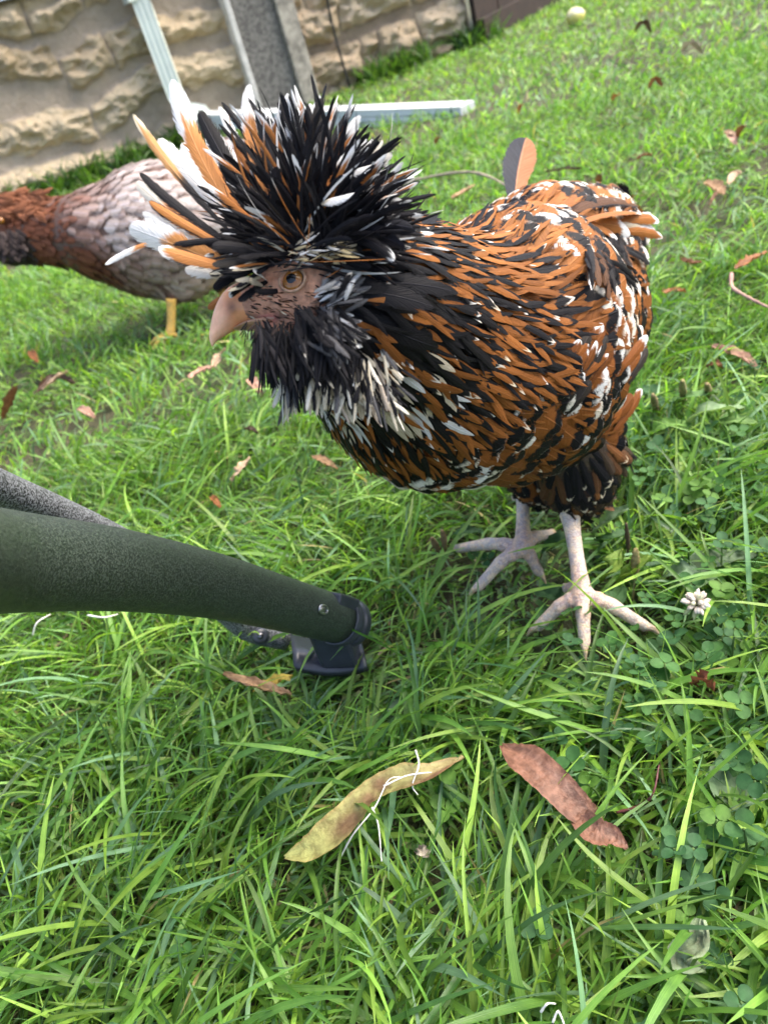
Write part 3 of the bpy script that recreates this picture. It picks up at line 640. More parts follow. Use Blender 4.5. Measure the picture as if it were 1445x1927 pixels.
# ------------------------------------------------------------------ house wall and what stands against it
wl0, wl1 = np.array([-1.0, 3.985, 0]), np.array([1.12, 4.63, 0]); wd = nrm(wl1-wl0); wnr = np.array([wd[1], -wd[0], 0])     # wall line and its outward normal
def stone_wall(name, x0, x1, z1, res, rows, style, mat, label, seed):
    """Rock-faced courses between wide smeared joints, as one displaced sheet with a back."""
    r = np.random.default_rng(seed)
    nx, nz = int((x1-x0)/res), int((z1+.06)/res); xs = np.linspace(x0, x1, nx); zs = np.linspace(-.06, z1, nz); X, Zg = np.meshgrid(xs, zs)
    q = np.stack([X.ravel(), Zg.ravel()], 1); wob = (fbm(q*3.0, seed)-.47)*.15+(fbm(q*10, seed+3)-.47)*.065; zw = q[:, 1]+wob
    H = np.zeros(len(q)); Mk = np.zeros(len(q)); tone = np.zeros(len(q)); z = -.10
    for k in range(40):
        h = r.uniform(*rows)
        if z > z1+.1: break
        x = x0-r.uniform(0, .4); xw = q[:, 0]+(fbm(q*5, seed+9)-.47)*.09
        while x < x1+.1:
            w = r.uniform(.18, .85)*style[0]; cx, cz = x+w/2, z+h*.5+r.normal(0, .018)
            dx = (w*.5-abs(xw-cx)); dz = (h*style[1]-abs(zw-cz-.01)); d = np.minimum(dx-.004, dz)
            inside = sst(-.008, .014, d); bulge = sst(0, .07, d)
            tn = r.random(); hh = .018+.026*r.random()
            Hs = inside*(.012+hh*bulge)
            up = Hs > H; H = np.where(up, Hs, H); Mk = np.maximum(Mk, inside); tone = np.where(inside > .3, tn, tone); x += w
        z += h
    rock = np.abs(fbm(q*np.array([9, 16]), seed+20, 5)-.48); rg = fbm(q*np.array([22, 34]), seed+31, 4)
    H = H + Mk*(.075*(.16-rock)*2.2+.045*(rg-.47)) + (1-Mk)*.012*(fbm(q*14, seed+40)-.47)
    P = wl0 + q[:, :1]*wd + H[:, None]*wnr + q[:, 1:]*Z
    i = np.arange(nx*nz).reshape(nz, nx); F = np.stack([i[:-1, :-1], i[:-1, 1:], i[1:, 1:], i[1:, :-1]], -1).reshape(-1, 4)
    n0 = len(P); bkx = [wl0+x*wd-wnr*.3+zz*Z for x, zz in ((x0, -.06), (x1, -.06), (x1, z1), (x0, z1))]; c = [i[0, 0], i[0, -1], i[-1, -1], i[-1, 0]]
    P = np.vstack([P, bkx]); b = [n0, n0+1, n0+2, n0+3]
    F = np.vstack([F, [[b[1], b[0], b[3], b[2]], [c[0], c[3], b[3], b[0]], [c[2], c[1], b[1], b[2]], [c[3], c[2], b[2], b[3]]]])
    col = np.c_[np.r_[Mk, np.zeros(4)], np.r_[tone, np.zeros(4)], np.r_[np.clip(rock*3, 0, 1), np.zeros(4)]]
    return tag(mesh_obj(name, P, F, mat, None, {'col': col}), label, 'wall')
def wall_mat(name, stone_a, stone_b, mortar):
    t = NT(name); o = t.obj(); m, tn, rk = t.sep(t.attr('col').outputs[0]); n = t.noise(o, 9, 6, .65); n2 = t.noise(o, 45, 5, .6); n3 = t.noise(o, 2.2, 4, .6)
    s = t.mix(t.ramp(t.math('ADD', t.math('MULTIPLY', tn, .5), t.math('MULTIPLY', n, .6)), .3, .8), stone_a, stone_b)
    s = t.mix(t.math('MULTIPLY', t.ramp(n2, .5, .75), .4), s, (.62, .56, .44)); s = t.mix(t.math('MULTIPLY', t.ramp(n, .55, .72), .5), s, (.24, .20, .15))
    mo = t.mix(t.ramp(n, .3, .7), tuple(x*.75 for x in mortar), mortar); c = t.mix(t.ramp(m, .25, .6), mo, s)
    c = t.mix(t.math('MULTIPLY', t.ramp(n3, .5, .7), .35), c, (.13, .12, .10))
    t.set(col=c, rough=.9, spec=.2, normal=t.bump(t.math('ADD', t.math('MULTIPLY', t.noise(o, 120, 4, .7), .7), t.math('ADD', n2, n)), .9, .016)); return t.m
MW = wall_mat('cut_limestone', (.49, .375, .235), (.64, .51, .34), (.50, .405, .31))
stone_wall('stone_wall', -2.6, 1.36, .78, .0075, (.185, .25), (1, .30), MW, 'pale rough faced limestone house wall with wide smeared mortar joints', 4)
MW2 = wall_mat('field_stone', (.50, .38, .25), (.64, .51, .36), (.34, .26, .19))
stone_wall('fieldstone_wall', 1.37, 2.27, .78, .008, (.14, .2), (.55, .46), MW2, 'warm tan rounded fieldstone wall section beside the brown shed', 12)
def on_wall(x, z, out=0.): return wl0 + wd*x + wnr*out + Z*z
def wbox(c, h, **k): return box(c, h, wd, wnr, Z)
M_SID = mat_simple('siding_paint', (.50, .56, .66), .5, .08, 3, .1, 60)
m = MB()
for k in range(11):                                         # lapped boards above the foundation
    b = .735+k*.13; V = [on_wall(x, z, y) for x in (-2.6, 2.27) for z, y in ((b, .075), (b, -.05), (b+.15, -.05), (b+.15, .055))]
    m.add(V, [(0, 1, 2, 3), (7, 6, 5, 4), (0, 4, 5, 1), (1, 5, 6, 2), (2, 6, 7, 3), (3, 7, 4, 0)])
tag(m.build('house_siding', M_SID, None, False), 'pale blue grey lapped siding of the house above the stone wall', 'siding')

# downspout with its long ground run
M_DS = mat_simple('downspout_paint', (.66, .70, .62), .4, .10, 6, .15, 30, spec=.4); M_DS2 = mat_simple('gutter_run_paint', (.60, .62, .62), .38, .12, 5, .15, 30)
def px_wall(u, v, out=.08):           # pixel -> (x,z) on the wall plane, pushed out by `out`
    r = FW + CX*(u-722.5)/FPX - CY*(v-963.5)/FPX; p0 = wl0+wnr*out; t = ((p0-CC)@wnr)/(r@wnr); p = CC+r*t; return float((p-p0)@wd), float(p[2])
(dx0, dz0), (dx1, dz1) = px_wall(264, 0), px_wall(322, 160)
dx = (dx0+dx1)/2; print('corner', px_wall(0,17,.09), px_wall(40,0,.09)); print('downspout', dx0, dz0, dx1, dz1)
ds = thing('downspout', 'pale green grey metal downspout fixed to the limestone wall', 'downspout')
def flute_box(path, a, b, name, mat, parent):
    """Rectangular corrugated pipe swept along a path."""
    fr = frames(path); V = []; F = []; prof = []
    for sx, sy, ex, ey in ((-1, -1, 1, 0), (1, -1, 0, 1), (1, 1, -1, 0), (-1, 1, 0, -1)):
        for k in range(8):
            tt = k/8; d = .93+.07*abs(math.cos(tt*math.pi*3)); px = sx+ex*2*tt; py = sy+ey*2*tt
            prof.append((px*(d if ey else 1), py*(d if ex else 1)))
    m = len(prof)
    for (N, Bn), p in zip(fr, path):
        for x, y in prof: V.append(p+N*a*x+Bn*b*y)
    for i in range(len(path)-1):
        for k in range(m): F.append((i*m+k, i*m+(k+1) % m, (i+1)*m+(k+1) % m, (i+1)*m+k))
    F.append(tuple(range(m))[::-1]); F.append(tuple(range((len(path)-1)*m, len(path)*m)))
    q = MB(); q.add(V, F); o = q.build(name, mat, parent, False); return o
zel = .125
flute_box(np.array([on_wall(dx, 2.2, .10), on_wall(dx, 1.2, .10), on_wall(dx, zel+.10, .10), on_wall(dx+.012, zel+.05, .115)]), .036, .05, 'pipe', M_DS, ds)
ge = G(878, 192, .03)-Z*.031; gs = on_wall(dx+.03, zel-.01, .14); print('run', gs, ge)
el = spline([on_wall(dx+.010, zel+.055, .112), on_wall(dx+.022, zel+.01, .13), gs+nrm(ge-gs)*.05+Z*.01, gs+nrm(ge-gs)*.12], 9)
flute_box(el, .038, .048, 'elbow', M_DS, ds)
flute_box(np.array([gs+nrm(ge-gs)*.10, gs*.5+ge*.5, ge]), .028, .036, 'ground_run', M_DS2, ds)
m = MB(); m.add(*wbox(on_wall(dx, .62, .09), (.062, .06, .015))); m.build('strap', M_DS, ds, False)

# grey board panel in a weathered frame, leaning flat on the wall
M_PAN = mat_simple('weathered_panel', (.145, .135, .12), .95, .45, 60, .5, 300, .002); M_WD = mat_simple('old_grey_wood', (.30, .27, .22), .85, .4, 30, .5, 90, .002); M_LT = mat_simple('pale_strip', (.52, .50, .46), .7, .2, 20)
bp = thing('board_panel', 'tall dark grey weathered panel with a wooden post against the limestone wall', 'board panel')
xa, xb, xc, xd = [np.mean([px_wall(u0, 0, .09)[0], px_wall(u1, 180, .09)[0]]) for u0, u1 in ((417, 480), (428, 491), (513, 568), (552, 598))]
print('panel', xa, xb, xc, xd)
for nm, a, b, o0, mt in (('edge_strip', xa, xb, .05, M_LT), ('panel', xb+.002, xc-.002, .038, M_PAN), ('post', xc, xd, .065, M_WD)):
    q = MB(); q.add(*wbox(on_wall((a+b)/2, .37, o0), ((b-a)/2, .045, .40))); bevel(q.build(nm, mt, bp, False), .004)
wx, wz = px_wall(612, 0, .07); wx2, _ = px_wall(657, 165, .07)
cb = MB(); cb.add(*tube(spline([on_wall(wx, .78, .075), on_wall(wx+.01, .5, .085), on_wall((wx+wx2)/2, .3, .07), on_wall(wx2, .02, .08)], 20), .006, 8))
tag(cb.build('cable', mat_simple('cable_black', (.03, .028, .025), .6)), 'thin dark cable running down the limestone wall right of the post', 'cable')
# brown shed side at the end of the wall
fa = on_wall(2.28, 0, .12); fb = G(1085, -8, 0)+np.array([.5, .9, 0]); fd = nrm(fb-fa); fn = np.array([fd[1], -fd[0], 0]); Lf = np.linalg.norm(fb-fa)
sh = thing('wooden_shed', 'dark brown board side of a shed at the end of the stone wall', 'shed'); M_SH = mat_simple('brown_boards', (.022, .012, .008), .9, .3, 20, .4, 60, .003)
nb = 14; q = MB()
for k in range(nb):
    q.add(*box(fa+fd*(k+.5)*Lf/nb+Z*.7-fn*(.01+.004*(k % 2)), (Lf/nb/2-.003, .012, .78), fd, fn, Z))
q.build('board_wall', M_SH, sh, False)
q = MB(); q.add(*box(fa+fd*Lf/2+Z*1.50-fn*.25, (Lf/2+.05, .36, .025), fd, fn, Z)); q.build('roof', M_SH, sh, False)
q = MB(); q.add(*box(fa+fd*Lf/2+Z*.06+fn*.022, (Lf/2, .02, .06), fd, fn, Z)); q.build('skirting_board', M_SH, sh, False)

# ------------------------------------------------------------------ ground
t = NT('soil'); o = t.obj(); n = t.noise(o, 60, 6, .65); n2 = t.noise(o, 6, 3, .6)
t.set(col=t.mix(t.ramp(n2, .35, .65), t.mix(t.ramp(n, .3, .7), (.022, .030, .010), (.06, .075, .028)), t.mix(t.ramp(n, .3, .7), (.03, .026, .012), (.09, .075, .04))), rough=.95, normal=t.bump(n, .8, .01))
g = 120; tag(mesh_obj('ground', [(-g, -g, 0), (g, -g, 0), (g, g, 0), (-g, g, 0)], np.array([(0, 1, 2, 3)]), t.m), kind='structure')

# ------------------------------------------------------------------ fallen leaves, seeds, twigs: placed first so the grass can be pressed under them
PRESS = []                            # x, y, radius, height factor
def leaf_mat():
    t = NT('dry_leaf'); o = t.obj(); c = t.attr('col').outputs[0]; n = t.noise(o, 130, 5, .65); n2 = t.noise(o, 420, 3)
    cc = t.mix(t.ramp(n, .3, .7), t.mix(1, c, (.6, .52, .45), 'MULTIPLY'), t.mix(1, c, (1.25, 1.25, 1.2), 'MULTIPLY'))
    t.set(col=cc, rough=.55, spec=.35, normal=t.bump(t.math('ADD', n2, n), .5, .0015)); t.translucent(.2, cc); return t.m
M_LEAF = leaf_mat()
def leaf_strip(pts, wid, curl=.3, twist=0., nu=9, lob=.08, seed=0, thick=.0004, tip=.6):
    """Leaf blade swept along a midrib; wid is its full width along the midrib."""
    P = np.asarray(pts, float); r = np.random.default_rng(seed); k = len(P); T = nrm(np.gradient(P, axis=0)); V = []; F = []; C = []
    for i, (p, tt) in enumerate(zip(P, T)):
        s = i/(k-1); up = nrm(Z-tt*(Z@tt)+1e-6); sd_ = np.cross(tt, up); a = twist*(s-.5); sd2 = sd_*math.cos(a)+up*math.sin(a); up2 = np.cross(sd2, tt)
        for j in range(nu):
            u = j/(nu-1)*2-1; w = wid[i]*.5*(1+lob*math.sin(i*2.1+seed+u)+lob*.6*r.normal())
            V.append(p + sd2*w*u*math.cos(curl*abs(u)) + up2*(w*math.sin(curl)*u*u + (.0012 if lob > .03 else .0004)*r.normal())); C.append((u, s))
    for i in range(k-1):
        for j in range(nu-1): F.append((i*nu+j, i*nu+j+1, (i+1)*nu+j+1, (i+1)*nu+j))
    return V, F, np.array(C)
DRY = {'brown': (.17, .075, .032), 'red': (.20, .07, .04), 'tan': (.40, .25, .14), 'pale': (.50, .36, .25), 'pink': (.42, .25, .19), 'dark': (.065, .036, .024), 'grey': (.30, .27, .22), 'yellow': (.55, .42, .08), 'green': (.22, .29, .17), 'rust': (.28, .11, .035)}
def leaf_thing(name, label, cat, strips, group=None, press=(.6, .7)):
    """strips: list of (photo pixels of the midrib, width in pixels, colour, height, curl, twist)."""
    q = MB(); ctr = None
    for si, (pp, w, c, z, curl, tw) in enumerate(strips):
        pts = [G(u, v, z[i] if isinstance(z, (list, tuple)) else z) for i, (u, v) in enumerate(pp)]; pts = spline(pts, 14) if len(pts) > 2 else np.linspace(pts[0], pts[1], 14)+np.outer(np.sin(np.linspace(0, 3.14, 14)), Z*.004)
        sc = np.mean([(p-CC)@FW for p in pts])/FPX; s = np.linspace(0, 1, 14); wid = w*sc*(np.sin(np.pi*np.clip(s*.9+.06, 0, 1))**.6)
        sd = abs(hash((pp[0], si))) % 1000; V, F, C = leaf_strip(pts, wid, curl, tw, seed=sd)
        base = np.array(DRY[c]); cc = base[None]*(.75+.5*fbm(C*3.1+sd, sd)[:, None]); cc[np.abs(C[:, 0]) < .1] *= .75
        q.add(V, F, cc); ctr = np.mean(pts, 0); Ln = np.linalg.norm(pts[-1]-pts[0])
        PRESS.append((ctr[0], ctr[1], Ln*press[0], press[1]))
    return tag(q.build(name, M_LEAF), label, cat, group)
LV = [
 ('dead_leaf', 'upright folded brown dead leaf at the left border of the lawn below the grey hen', [([(30, 728), (22, 760), (8, 786)], 34, 'brown', [.085, .06, .04], .7, 1.0)]),
 ('dead_leaf', 'crumpled dark brown dead leaf with a paler edge left of centre in the lawn', [([(70, 738), (105, 712), (140, 722)], 24, 'dark', .045, .9, 1.0), ([(80, 732), (112, 706), (128, 700)], 14, 'pale', [.05, .065, .06], .5, .6)]),
 ('dead_leaf', 'pale pink tan dead leaf lying flat below the crested beak', [([(355, 710), (380, 697), (402, 690)], 22, 'pink', .045, .3, .3)]),
 ('dead_leaf', 'small upright pinkish leaf right under the tip of the beak', [([(402, 690), (412, 672), (424, 655)], 22, 'pale', [.045, .05, .06], .3, .3)]),
 ('dead_leaf', 'tiny pale pink petal like leaf below the crumpled dark leaf', [([(148, 768), (178, 786)], 18, 'pink', .045, .3, .2)]),
 ('dead_leaf', 'tan slender dead leaf in the open grass above the dark tube', [([(436, 905), (450, 885), (470, 862)], 24, 'pale', [.04, .05, .05], .4, .5)]),
 ('dead_leaf', 'tan curled dead leaf just left of the hen breast', [([(588, 858), (608, 866), (634, 882)], 15, 'tan', .045, .4, .3)]),
 ('dead_leaf', 'little rusty scrap of leaf in grass between the grey hen and dark tube', [([(58, 660), (70, 682)], 16, 'rust', .045, .4, .5)]),
 ('dead_leaf', 'small dark brown leaf scrap left of the white bib', [([(462, 808), (486, 816)], 12, 'dark', .045, .5, .3)]),
 ('dead_leaf', 'small orange leaf scrap just above the dark tube', [([(398, 935), (414, 955)], 14, 'rust', .04, .4, .5)]),
 ('dead_leaf', 'pale pink leaf half hidden behind the dark beard', [([(468, 712), (490, 738)], 22, 'pink', .045, .3, .3)]),
 ('dead_leaf', 'grey tan lumpy dead leaf far off near the top right of the lawn', [([(1284, 96), (1300, 82), (1322, 100)], 20, 'grey', [.04, .09, .045], .8, 1.)]),
 ('dead_leaf', 'dark crumbled dead leaf far off below the pale yellow windfall', [([(1196, 58), (1212, 42), (1226, 60)], 16, 'dark', [.04, .1, .04], .8, 1.)]),
 ('dead_leaf', 'red brown upright dead leaf in the upper right lawn', [([(1222, 165), (1234, 148), (1246, 162)], 14, 'red', [.04, .09, .045], .6, .8)]),
 ('dead_leaf', 'pale forked dead leaf at the right border beside a dark brown one', [([(1365, 245), (1378, 258), (1384, 272)], 16, 'pink', .05, .4, .3), ([(1362, 250), (1384, 256)], 10, 'pale', .05, .4, .3)]),
 ('dead_leaf', 'dark brown dead leaf standing beside the pale forked one', [([(1388, 258), (1400, 236)], 15, 'brown', [.05, .1], .4, .6)]),
 ('dead_leaf', 'tan broad dead leaf with a stalk in the right lawn', [([(1326, 342), (1346, 352), (1360, 364)], 30, 'tan', .05, .5, .4), ([(1352, 362), (1336, 385)], 7, 'brown', .05, .4, 0)]),
 ('dead_leaf', 'pale curled dead leaf next to the tan broad one at right', [([(1370, 345), (1384, 328), (1394, 326)], 20, 'pale', .055, .5, .6)]),
 ('dead_leaf', 'brown flat leaf bit right of the speckled tail', [([(1282, 486), (1300, 494), (1320, 492)], 15, 'brown', .045, .4, .2)]),
 ('dead_leaf', 'red brown long dead leaf at the right border beside a twig', [([(1384, 505), (1410, 490), (1442, 474)], 22, 'rust', .05, .5, .5)]),
 ('dead_leaf', 'rusty small dead leaf right of the hen back', [([(1244, 552), (1268, 546), (1290, 548)], 17, 'rust', .045, .5, .3)]),
 ('dead_leaf', 'long pinkish brown dead leaf right of the hen side', [([(1340, 650), (1385, 664), (1422, 690)], 24, 'pink', .045, .4, .4)]),
 ('dead_leaf', 'short brown dead leaf under the long pinkish one', [([(1330, 690), (1362, 692)], 14, 'brown', .045, .4, .3)]),
 ('dead_leaf', 'upright brown leaf stub behind the hen saddle', [([(1126, 356), (1128, 328)], 14, 'brown', [.04, .1], .4, .4)]),
 ('dead_leaf', 'dark reddish strip of leaf behind the upright tail feather', [([(1028, 322), (1060, 318), (1094, 316)], 9, 'dark', .05, .5, .3)]),
 ('dead_leaf', 'tan dead leaf left of the upright tail feather', [([(850, 372), (870, 362), (892, 348)], 14, 'tan', .05, .5, .4)]),
 ('dead_leaf', 'brown round dead leaf just above the hen shoulder', [([(910, 400), (924, 394), (938, 396)], 16, 'brown', .05, .5, .3)]),
 ('dead_leaf', 'small red brown leaf far off in the middle of the lawn', [([(1154, 188), (1164, 178)], 13, 'rust', [.04, .08], .5, .6)]),
 ('dead_leaf', 'pale pinkish leaf far off beside the end of the white pipe', [([(976, 212), (984, 196)], 11, 'rust', [.04, .08], .5, .6)]),
 ('dead_leaf', 'brown leaf pair in the lawn right of the tail feather', [([(1198, 300), (1226, 292)], 13, 'brown', .05, .5, .6)]),
 ('dead_leaf', 'small brown leaf half way between tail feather and twig', [([(820, 270), (828, 258)], 11, 'brown', [.05, .08], .5, .6)]),
 ('dead_leaf', 'pinkish leaf with upturned end near the crest', [([(738, 420), (750, 408)], 22, 'pink', .05, .5, .6)]),
 ('dead_leaf', 'tan curled dead leaf lying in front of the black chair foot', [([(420, 1268), (470, 1284), (510, 1298), (548, 1310)], 24, 'tan', [.06, .05, .045, .04], .6, .8)]),
 ('dead_leaf', 'yellow green leaf fragment touching the tan curled leaf', [([(478, 1300), (510, 1286), (550, 1272)], 24, 'yellow', [.03, .04, .045], .4, .4)]),
 ('dead_leaf', 'crinkled red brown leaf scrap standing below the white clover bloom', [([(1304, 1290), (1322, 1276), (1342, 1300)], 26, 'red', [.045, .06, .045], .9, 1.2)]),
 ('dead_leaf', 'pale grey green torn leaf piece in the lower right grass', [([(1318, 1730), (1312, 1775), (1276, 1806), (1328, 1826)], 52, 'green', [.055, .05, .045, .04], .3, .3)]),
 ('dead_leaf', 'pale straw leaf scrap left of the brown winged seed', [([(786, 1604), (806, 1614)], 22, 'grey', .035, .3, .3)]),
]
for nm, lb, st in LV: leaf_thing(nm, lb, 'dead leaf', st, 'dead leaves fallen on the lawn')
# the two long winged seeds in front
def painted_strip(name, label, segs, cf, nose=()):
    q = MB()
    for pp, w, z, curl, tw in segs:
        n = 40; pts = spline([G(u, v, zz) for (u, v), zz in zip(pp, z)], n); sc = np.mean([(p-CC)@FW for p in pts])/FPX
        wid = np.interp(np.linspace(0, 1, n), np.linspace(0, 1, len(w)), w)*sc; V, F, C = leaf_strip(pts, wid, curl, tw, 11, .012, 3); q.add(V, F, cf(C, np.array(V)))
        for p in pts[::4]: PRESS.append((p[0], p[1], .022, .40))
    return tag(q.build(name, M_LEAF), label, 'winged seed')
def cf_y(C, V):
    u, s = C[:, 0], C[:, 1]; n = fbm(np.c_[s*9, u*2], 4); c = np.array([.33, .33, .115])*(.8+.4*n[:, None]); w = sst(.5, .95, s)[:, None]; c = c*(1-w)+np.array([.30, .26, .12])*w
    for s0, u0, a, b in ((.34, .3, .09, .7), (.50, .4, .06, .9), (.60, -.2, .05, .7), (.86, .9, .12, .7)):
        w = np.clip(np.exp(-(((s-s0)/a)**2+((u-u0)/b)**2)*1.2)*1.5*(.5+n), 0, 1)[:, None]; c = c*(1-w*.85)+np.array([.17, .085, .05])*w*.85
    w = sst(.8, 1, abs(u))[:, None]*.4; return c*(1-w)+np.array([.38, .20, .07])*w
painted_strip('winged_seed', 'long curved yellow green winged seed with brown blotches under two white roots',
    [([(536, 1613), (590, 1596), (650, 1548), (690, 1500), (740, 1474), (800, 1458), (872, 1424)], [10, 50, 70, 64, 50, 60, 66, 40, 10], [.05, .055, .058, .058, .058, .058, .05], .35, .3)], cf_y)
def cf_b(C, V):
    u, s = C[:, 0], C[:, 1]; n = fbm(np.c_[s*14, u*9+s*6], 8); c = np.array([.20, .098, .066])*(.35+1.2*n[:, None]); w = np.exp(-((u+.45)/.3)**2)[:, None]*.4; return c*(1-w)+np.array([.09, .06, .06])*w
painted_strip('winged_seed', 'brown winged seed of two papery blades beside small clover leaves',
    [([(945, 1402), (985, 1428), (1040, 1475), (1085, 1520), (1118, 1545)], [16, 76, 68, 60, 46], [.052, .058, .058, .052, .045], .2, -.5), ([(1092, 1540), (1120, 1568), (1150, 1578), (1180, 1597)], [46, 60, 50, 10], [.05, .052, .05, .05], .4, .4)], cf_b)
# white roots
M_ROOT = mat_simple('white_root', (.72, .68, .62), .6, .1, 80)
def stringy(name, label, cat, paths, r, mat, group=None):
    q = MB()
    for pp, z in paths: q.add(*tube(spline([G(u, v, zz) for (u, v), zz in zip(pp, z)], 26), np.linspace(r, r*.55, 26)*(1+.15*rng.normal(size=26)), 7))
    return tag(q.build(name, mat), label, cat, group)
stringy('white_root', 'thin branching white root lying across the yellow winged seed', 'root', [([(640, 1615), (665, 1570), (705, 1520), (730, 1470), (752, 1462)], [.04, .055, .06, .062, .062]), ([(722, 1480), (760, 1462), (790, 1456), (812, 1454)], [.062, .064, .064, .062]), ([(782, 1412), (788, 1440), (776, 1478), (786, 1496)], [.066, .066, .06, .056]), ([(700, 1520), (712, 1555), (718, 1622)], [.06, .05, .04])], .00055, M_ROOT)
stringy('white_root', 'short white root tangle at the bottom border of the lawn', 'root', [([(1018, 1905), (1030, 1890), (1045, 1890)], [.05, .055, .05]), ([(1040, 1925), (1050, 1905), (1062, 1930)], [.05, .055, .05])], .0006, M_ROOT)
stringy('white_root', 'thin white root below the dark tube at left', 'root', [([(62, 1195), (70, 1172), (95, 1156)], [.04, .05, .05])], .0009, M_ROOT)
stringy('white_root', 'tiny white root peeping out under the middle of the dark tube', 'root', [([(165, 1158), (195, 1162), (222, 1156)], [.05, .055, .05])], .0009, M_ROOT)
M_TWIG = mat_simple('twig_bark', (.30, .24, .18), .8, .3, 90)
stringy('twig', 'thin bent grey twig lying on the lawn behind the hen neck', 'twig', [([(745, 348), (800, 334), (875, 323), (920, 332), (955, 350)], [.05, .055, .065, .055, .045])], .0035, M_TWIG)
stringy('twig', 'short reddish twig at the right border beside the red brown leaf', 'twig', [([(1376, 515), (1378, 540), (1405, 558), (1445, 578)], [.05, .05, .05, .05])], .0026, mat_simple('red_twig', (.34, .2, .16), .7))
stringy('twig', 'thin dark red stem curving through the grass by the brown winged seed', 'twig', [([(1160, 1530), (1200, 1518), (1228, 1495), (1240, 1440)], [.03, .035, .045, .05])], .0009, mat_simple('red_stem', (.10, .03, .03), .5))
# windfall far off
q = MB(); c0 = G(1083, 30, .04); V, F = ball(c0, (.042, .042, .036), 18, 12); V = [v + nrm(v-c0)*.004*math.sin(9*i) for i, v in enumerate(np.array(V))]
q.add(V, F, [(.62, .55, .16) if v[2] < .05 else (.66, .62, .40) for v in V]); tag(q.build('windfall_apple', mat_simple('apple_skin', (1, 1, 1), .45, .15, 20, attr=True)), 'small pale yellow round windfall lying far off on the lawn near the shed', 'apple')

# ------------------------------------------------------------------ folding chair: dark green powder coated legs, black plastic foot
def coat(name, a, b, sc, lo=.45, hi=.6):
    t = NT(name); o = t.obj(); n = t.noise(o, sc, 3, .65); n2 = t.noise(o, sc*.12, 3); t.set(col=t.mix(t.ramp(n, lo, hi), a, b), rough=t.math('MULTIPLY_ADD', n2, .25, .38), spec=.5, normal=t.bump(n, .7, .0005)); return t.m
M_TUBE = coat('green_powder_coat', (.010, .017, .012), (.050, .068, .052), 1100); M_HAM = coat('hammered_coat', (.016, .016, .019), (.21, .22, .24), 900, .40, .62); M_PLA = mat_simple('black_plastic', (.030, .034, .044), .32, .2, 50, .1, 200, .0005)
chair = thing('folding_chair', 'dark green metal leg frame of a folding chair with a black plastic foot', 'folding chair')
cp = [W(-330, 1046, .17), W(-120, 1050, .235), W(0, 1056, .287), W(220, 1072, .355), W(400, 1102, .425), W(530, 1136, .485), W(632, 1165, .54)]
sp = spline(cp, 40); rr = np.array([98*.287/FPX]*40); q = MB()
dd = [(p-CC)@FW for p in sp]; V, F = tube(sp, np.interp(dd, [.17, .287, .355, .425, .485, .54], [.0195, .0197, .0192, .0182, .0172, .0168]), 40); q.add(V, F); q.build('leg', M_TUBE, chair); TV1, TF1 = V, F
cp2 = [W(-260, 820, .30), W(0, 922, .40), W(220, 1020, .49), W(400, 1128, .555), W(470, 1182, .585), W(540, 1205, .600)]; q = MB(); s2 = spline(cp2, 24)
q.add(*tube(s2, np.r_[np.full(18, .0104), np.linspace(.0104, .0080, 6)], 28)); q.build('leg', M_HAM, chair)
q = MB(); ax = nrm(sp[-1]-sp[-4]); pb = W(490, 1197, .5795); fz = nrm(W(490, 1196, .50)-pb); q.add(*tube([pb, pb+fz*.004, pb+fz*.006], [.0065, .0065, .004], 20)); q.build('bolt', M_PLA, chair)
q = MB(); q.add(*tube([pb+fz*.0055, pb+fz*.0072], [.0028, .0026], 6)); q.build('bolt_head', mat_simple('bolt_steel', (.12, .12, .13), .3, metal=1.), chair)
tbt = BVHTree.FromPolygons([Vector(v) for v in TV1], TF1); hit_ = tbt.ray_cast(Vector(CC), Vector(W(606, 1147, 1)-CC).normalized()); rn = np.array(hit_[1]); rn = rn*np.sign(rn@(CC-np.array(hit_[0]))); pr = np.array(hit_[0])+rn*.0003; rs = nrm(np.cross(rn, ax)); V = []; q = MB()
ring = [pr+rs*.0034*math.cos(a)*.75+np.cross(rs, rn)*.0048*math.sin(a)+rn*.0008 for a in np.linspace(0, 2*math.pi, 25)]; q.add(*tube(ring, .0009, 8, None, False)); V, F = ball(pr, np.array([rs*.0024, np.cross(rs, rn)*.0038, rn*.0014])); q.add(V, F)
q.build('rivet', mat_simple('rivet_steel', (.35, .35, .36), .3, metal=.9), chair)
# foot: collar round the tube end, saddle and base plate
fe = sp[-1]+ax*.004; q = MB(); n_ = 36; prof = [(-.004, .0170), (-.004, .0182), (.002, .0186), (.004, .0186), (.004, .0166), (.008, .0164), (.010, .0178), (.016, .0178), (.018, .0155), (.018, .0)]
fr = frames([fe-ax, fe])[0]; V = [fe+ax*h+fr[0]*r_*math.cos(a)+fr[1]*r_*math.sin(a) for h, r_ in prof for a in np.linspace(0, 2*math.pi, n_, endpoint=False)]
F = [(i*n_+k, i*n_+(k+1) % n_, (i+1)*n_+(k+1) % n_, (i+1)*n_+k) for i in range(len(prof)-1) for k in range(n_)]; q.add(V, F); foot = q.build('foot', M_PLA, chair); bevel(foot, .0006)
axh = nrm(ax*np.array([1, 1, 0])); sdh = np.cross(axh, Z)
q = MB(); q.add(*box(fe+ax*.002+Z*.019, (.013, .0145, .005), ax, nrm(np.cross(ax, Z)), nrm(np.cross(nrm(np.cross(ax, Z)), ax)))); bevel(q.build('foot_tab', M_PLA, foot, False), .0015)
bc = G(622, 1236, .030); q = MB(); V = []; NP_ = 12                      # saddle shaped base plate
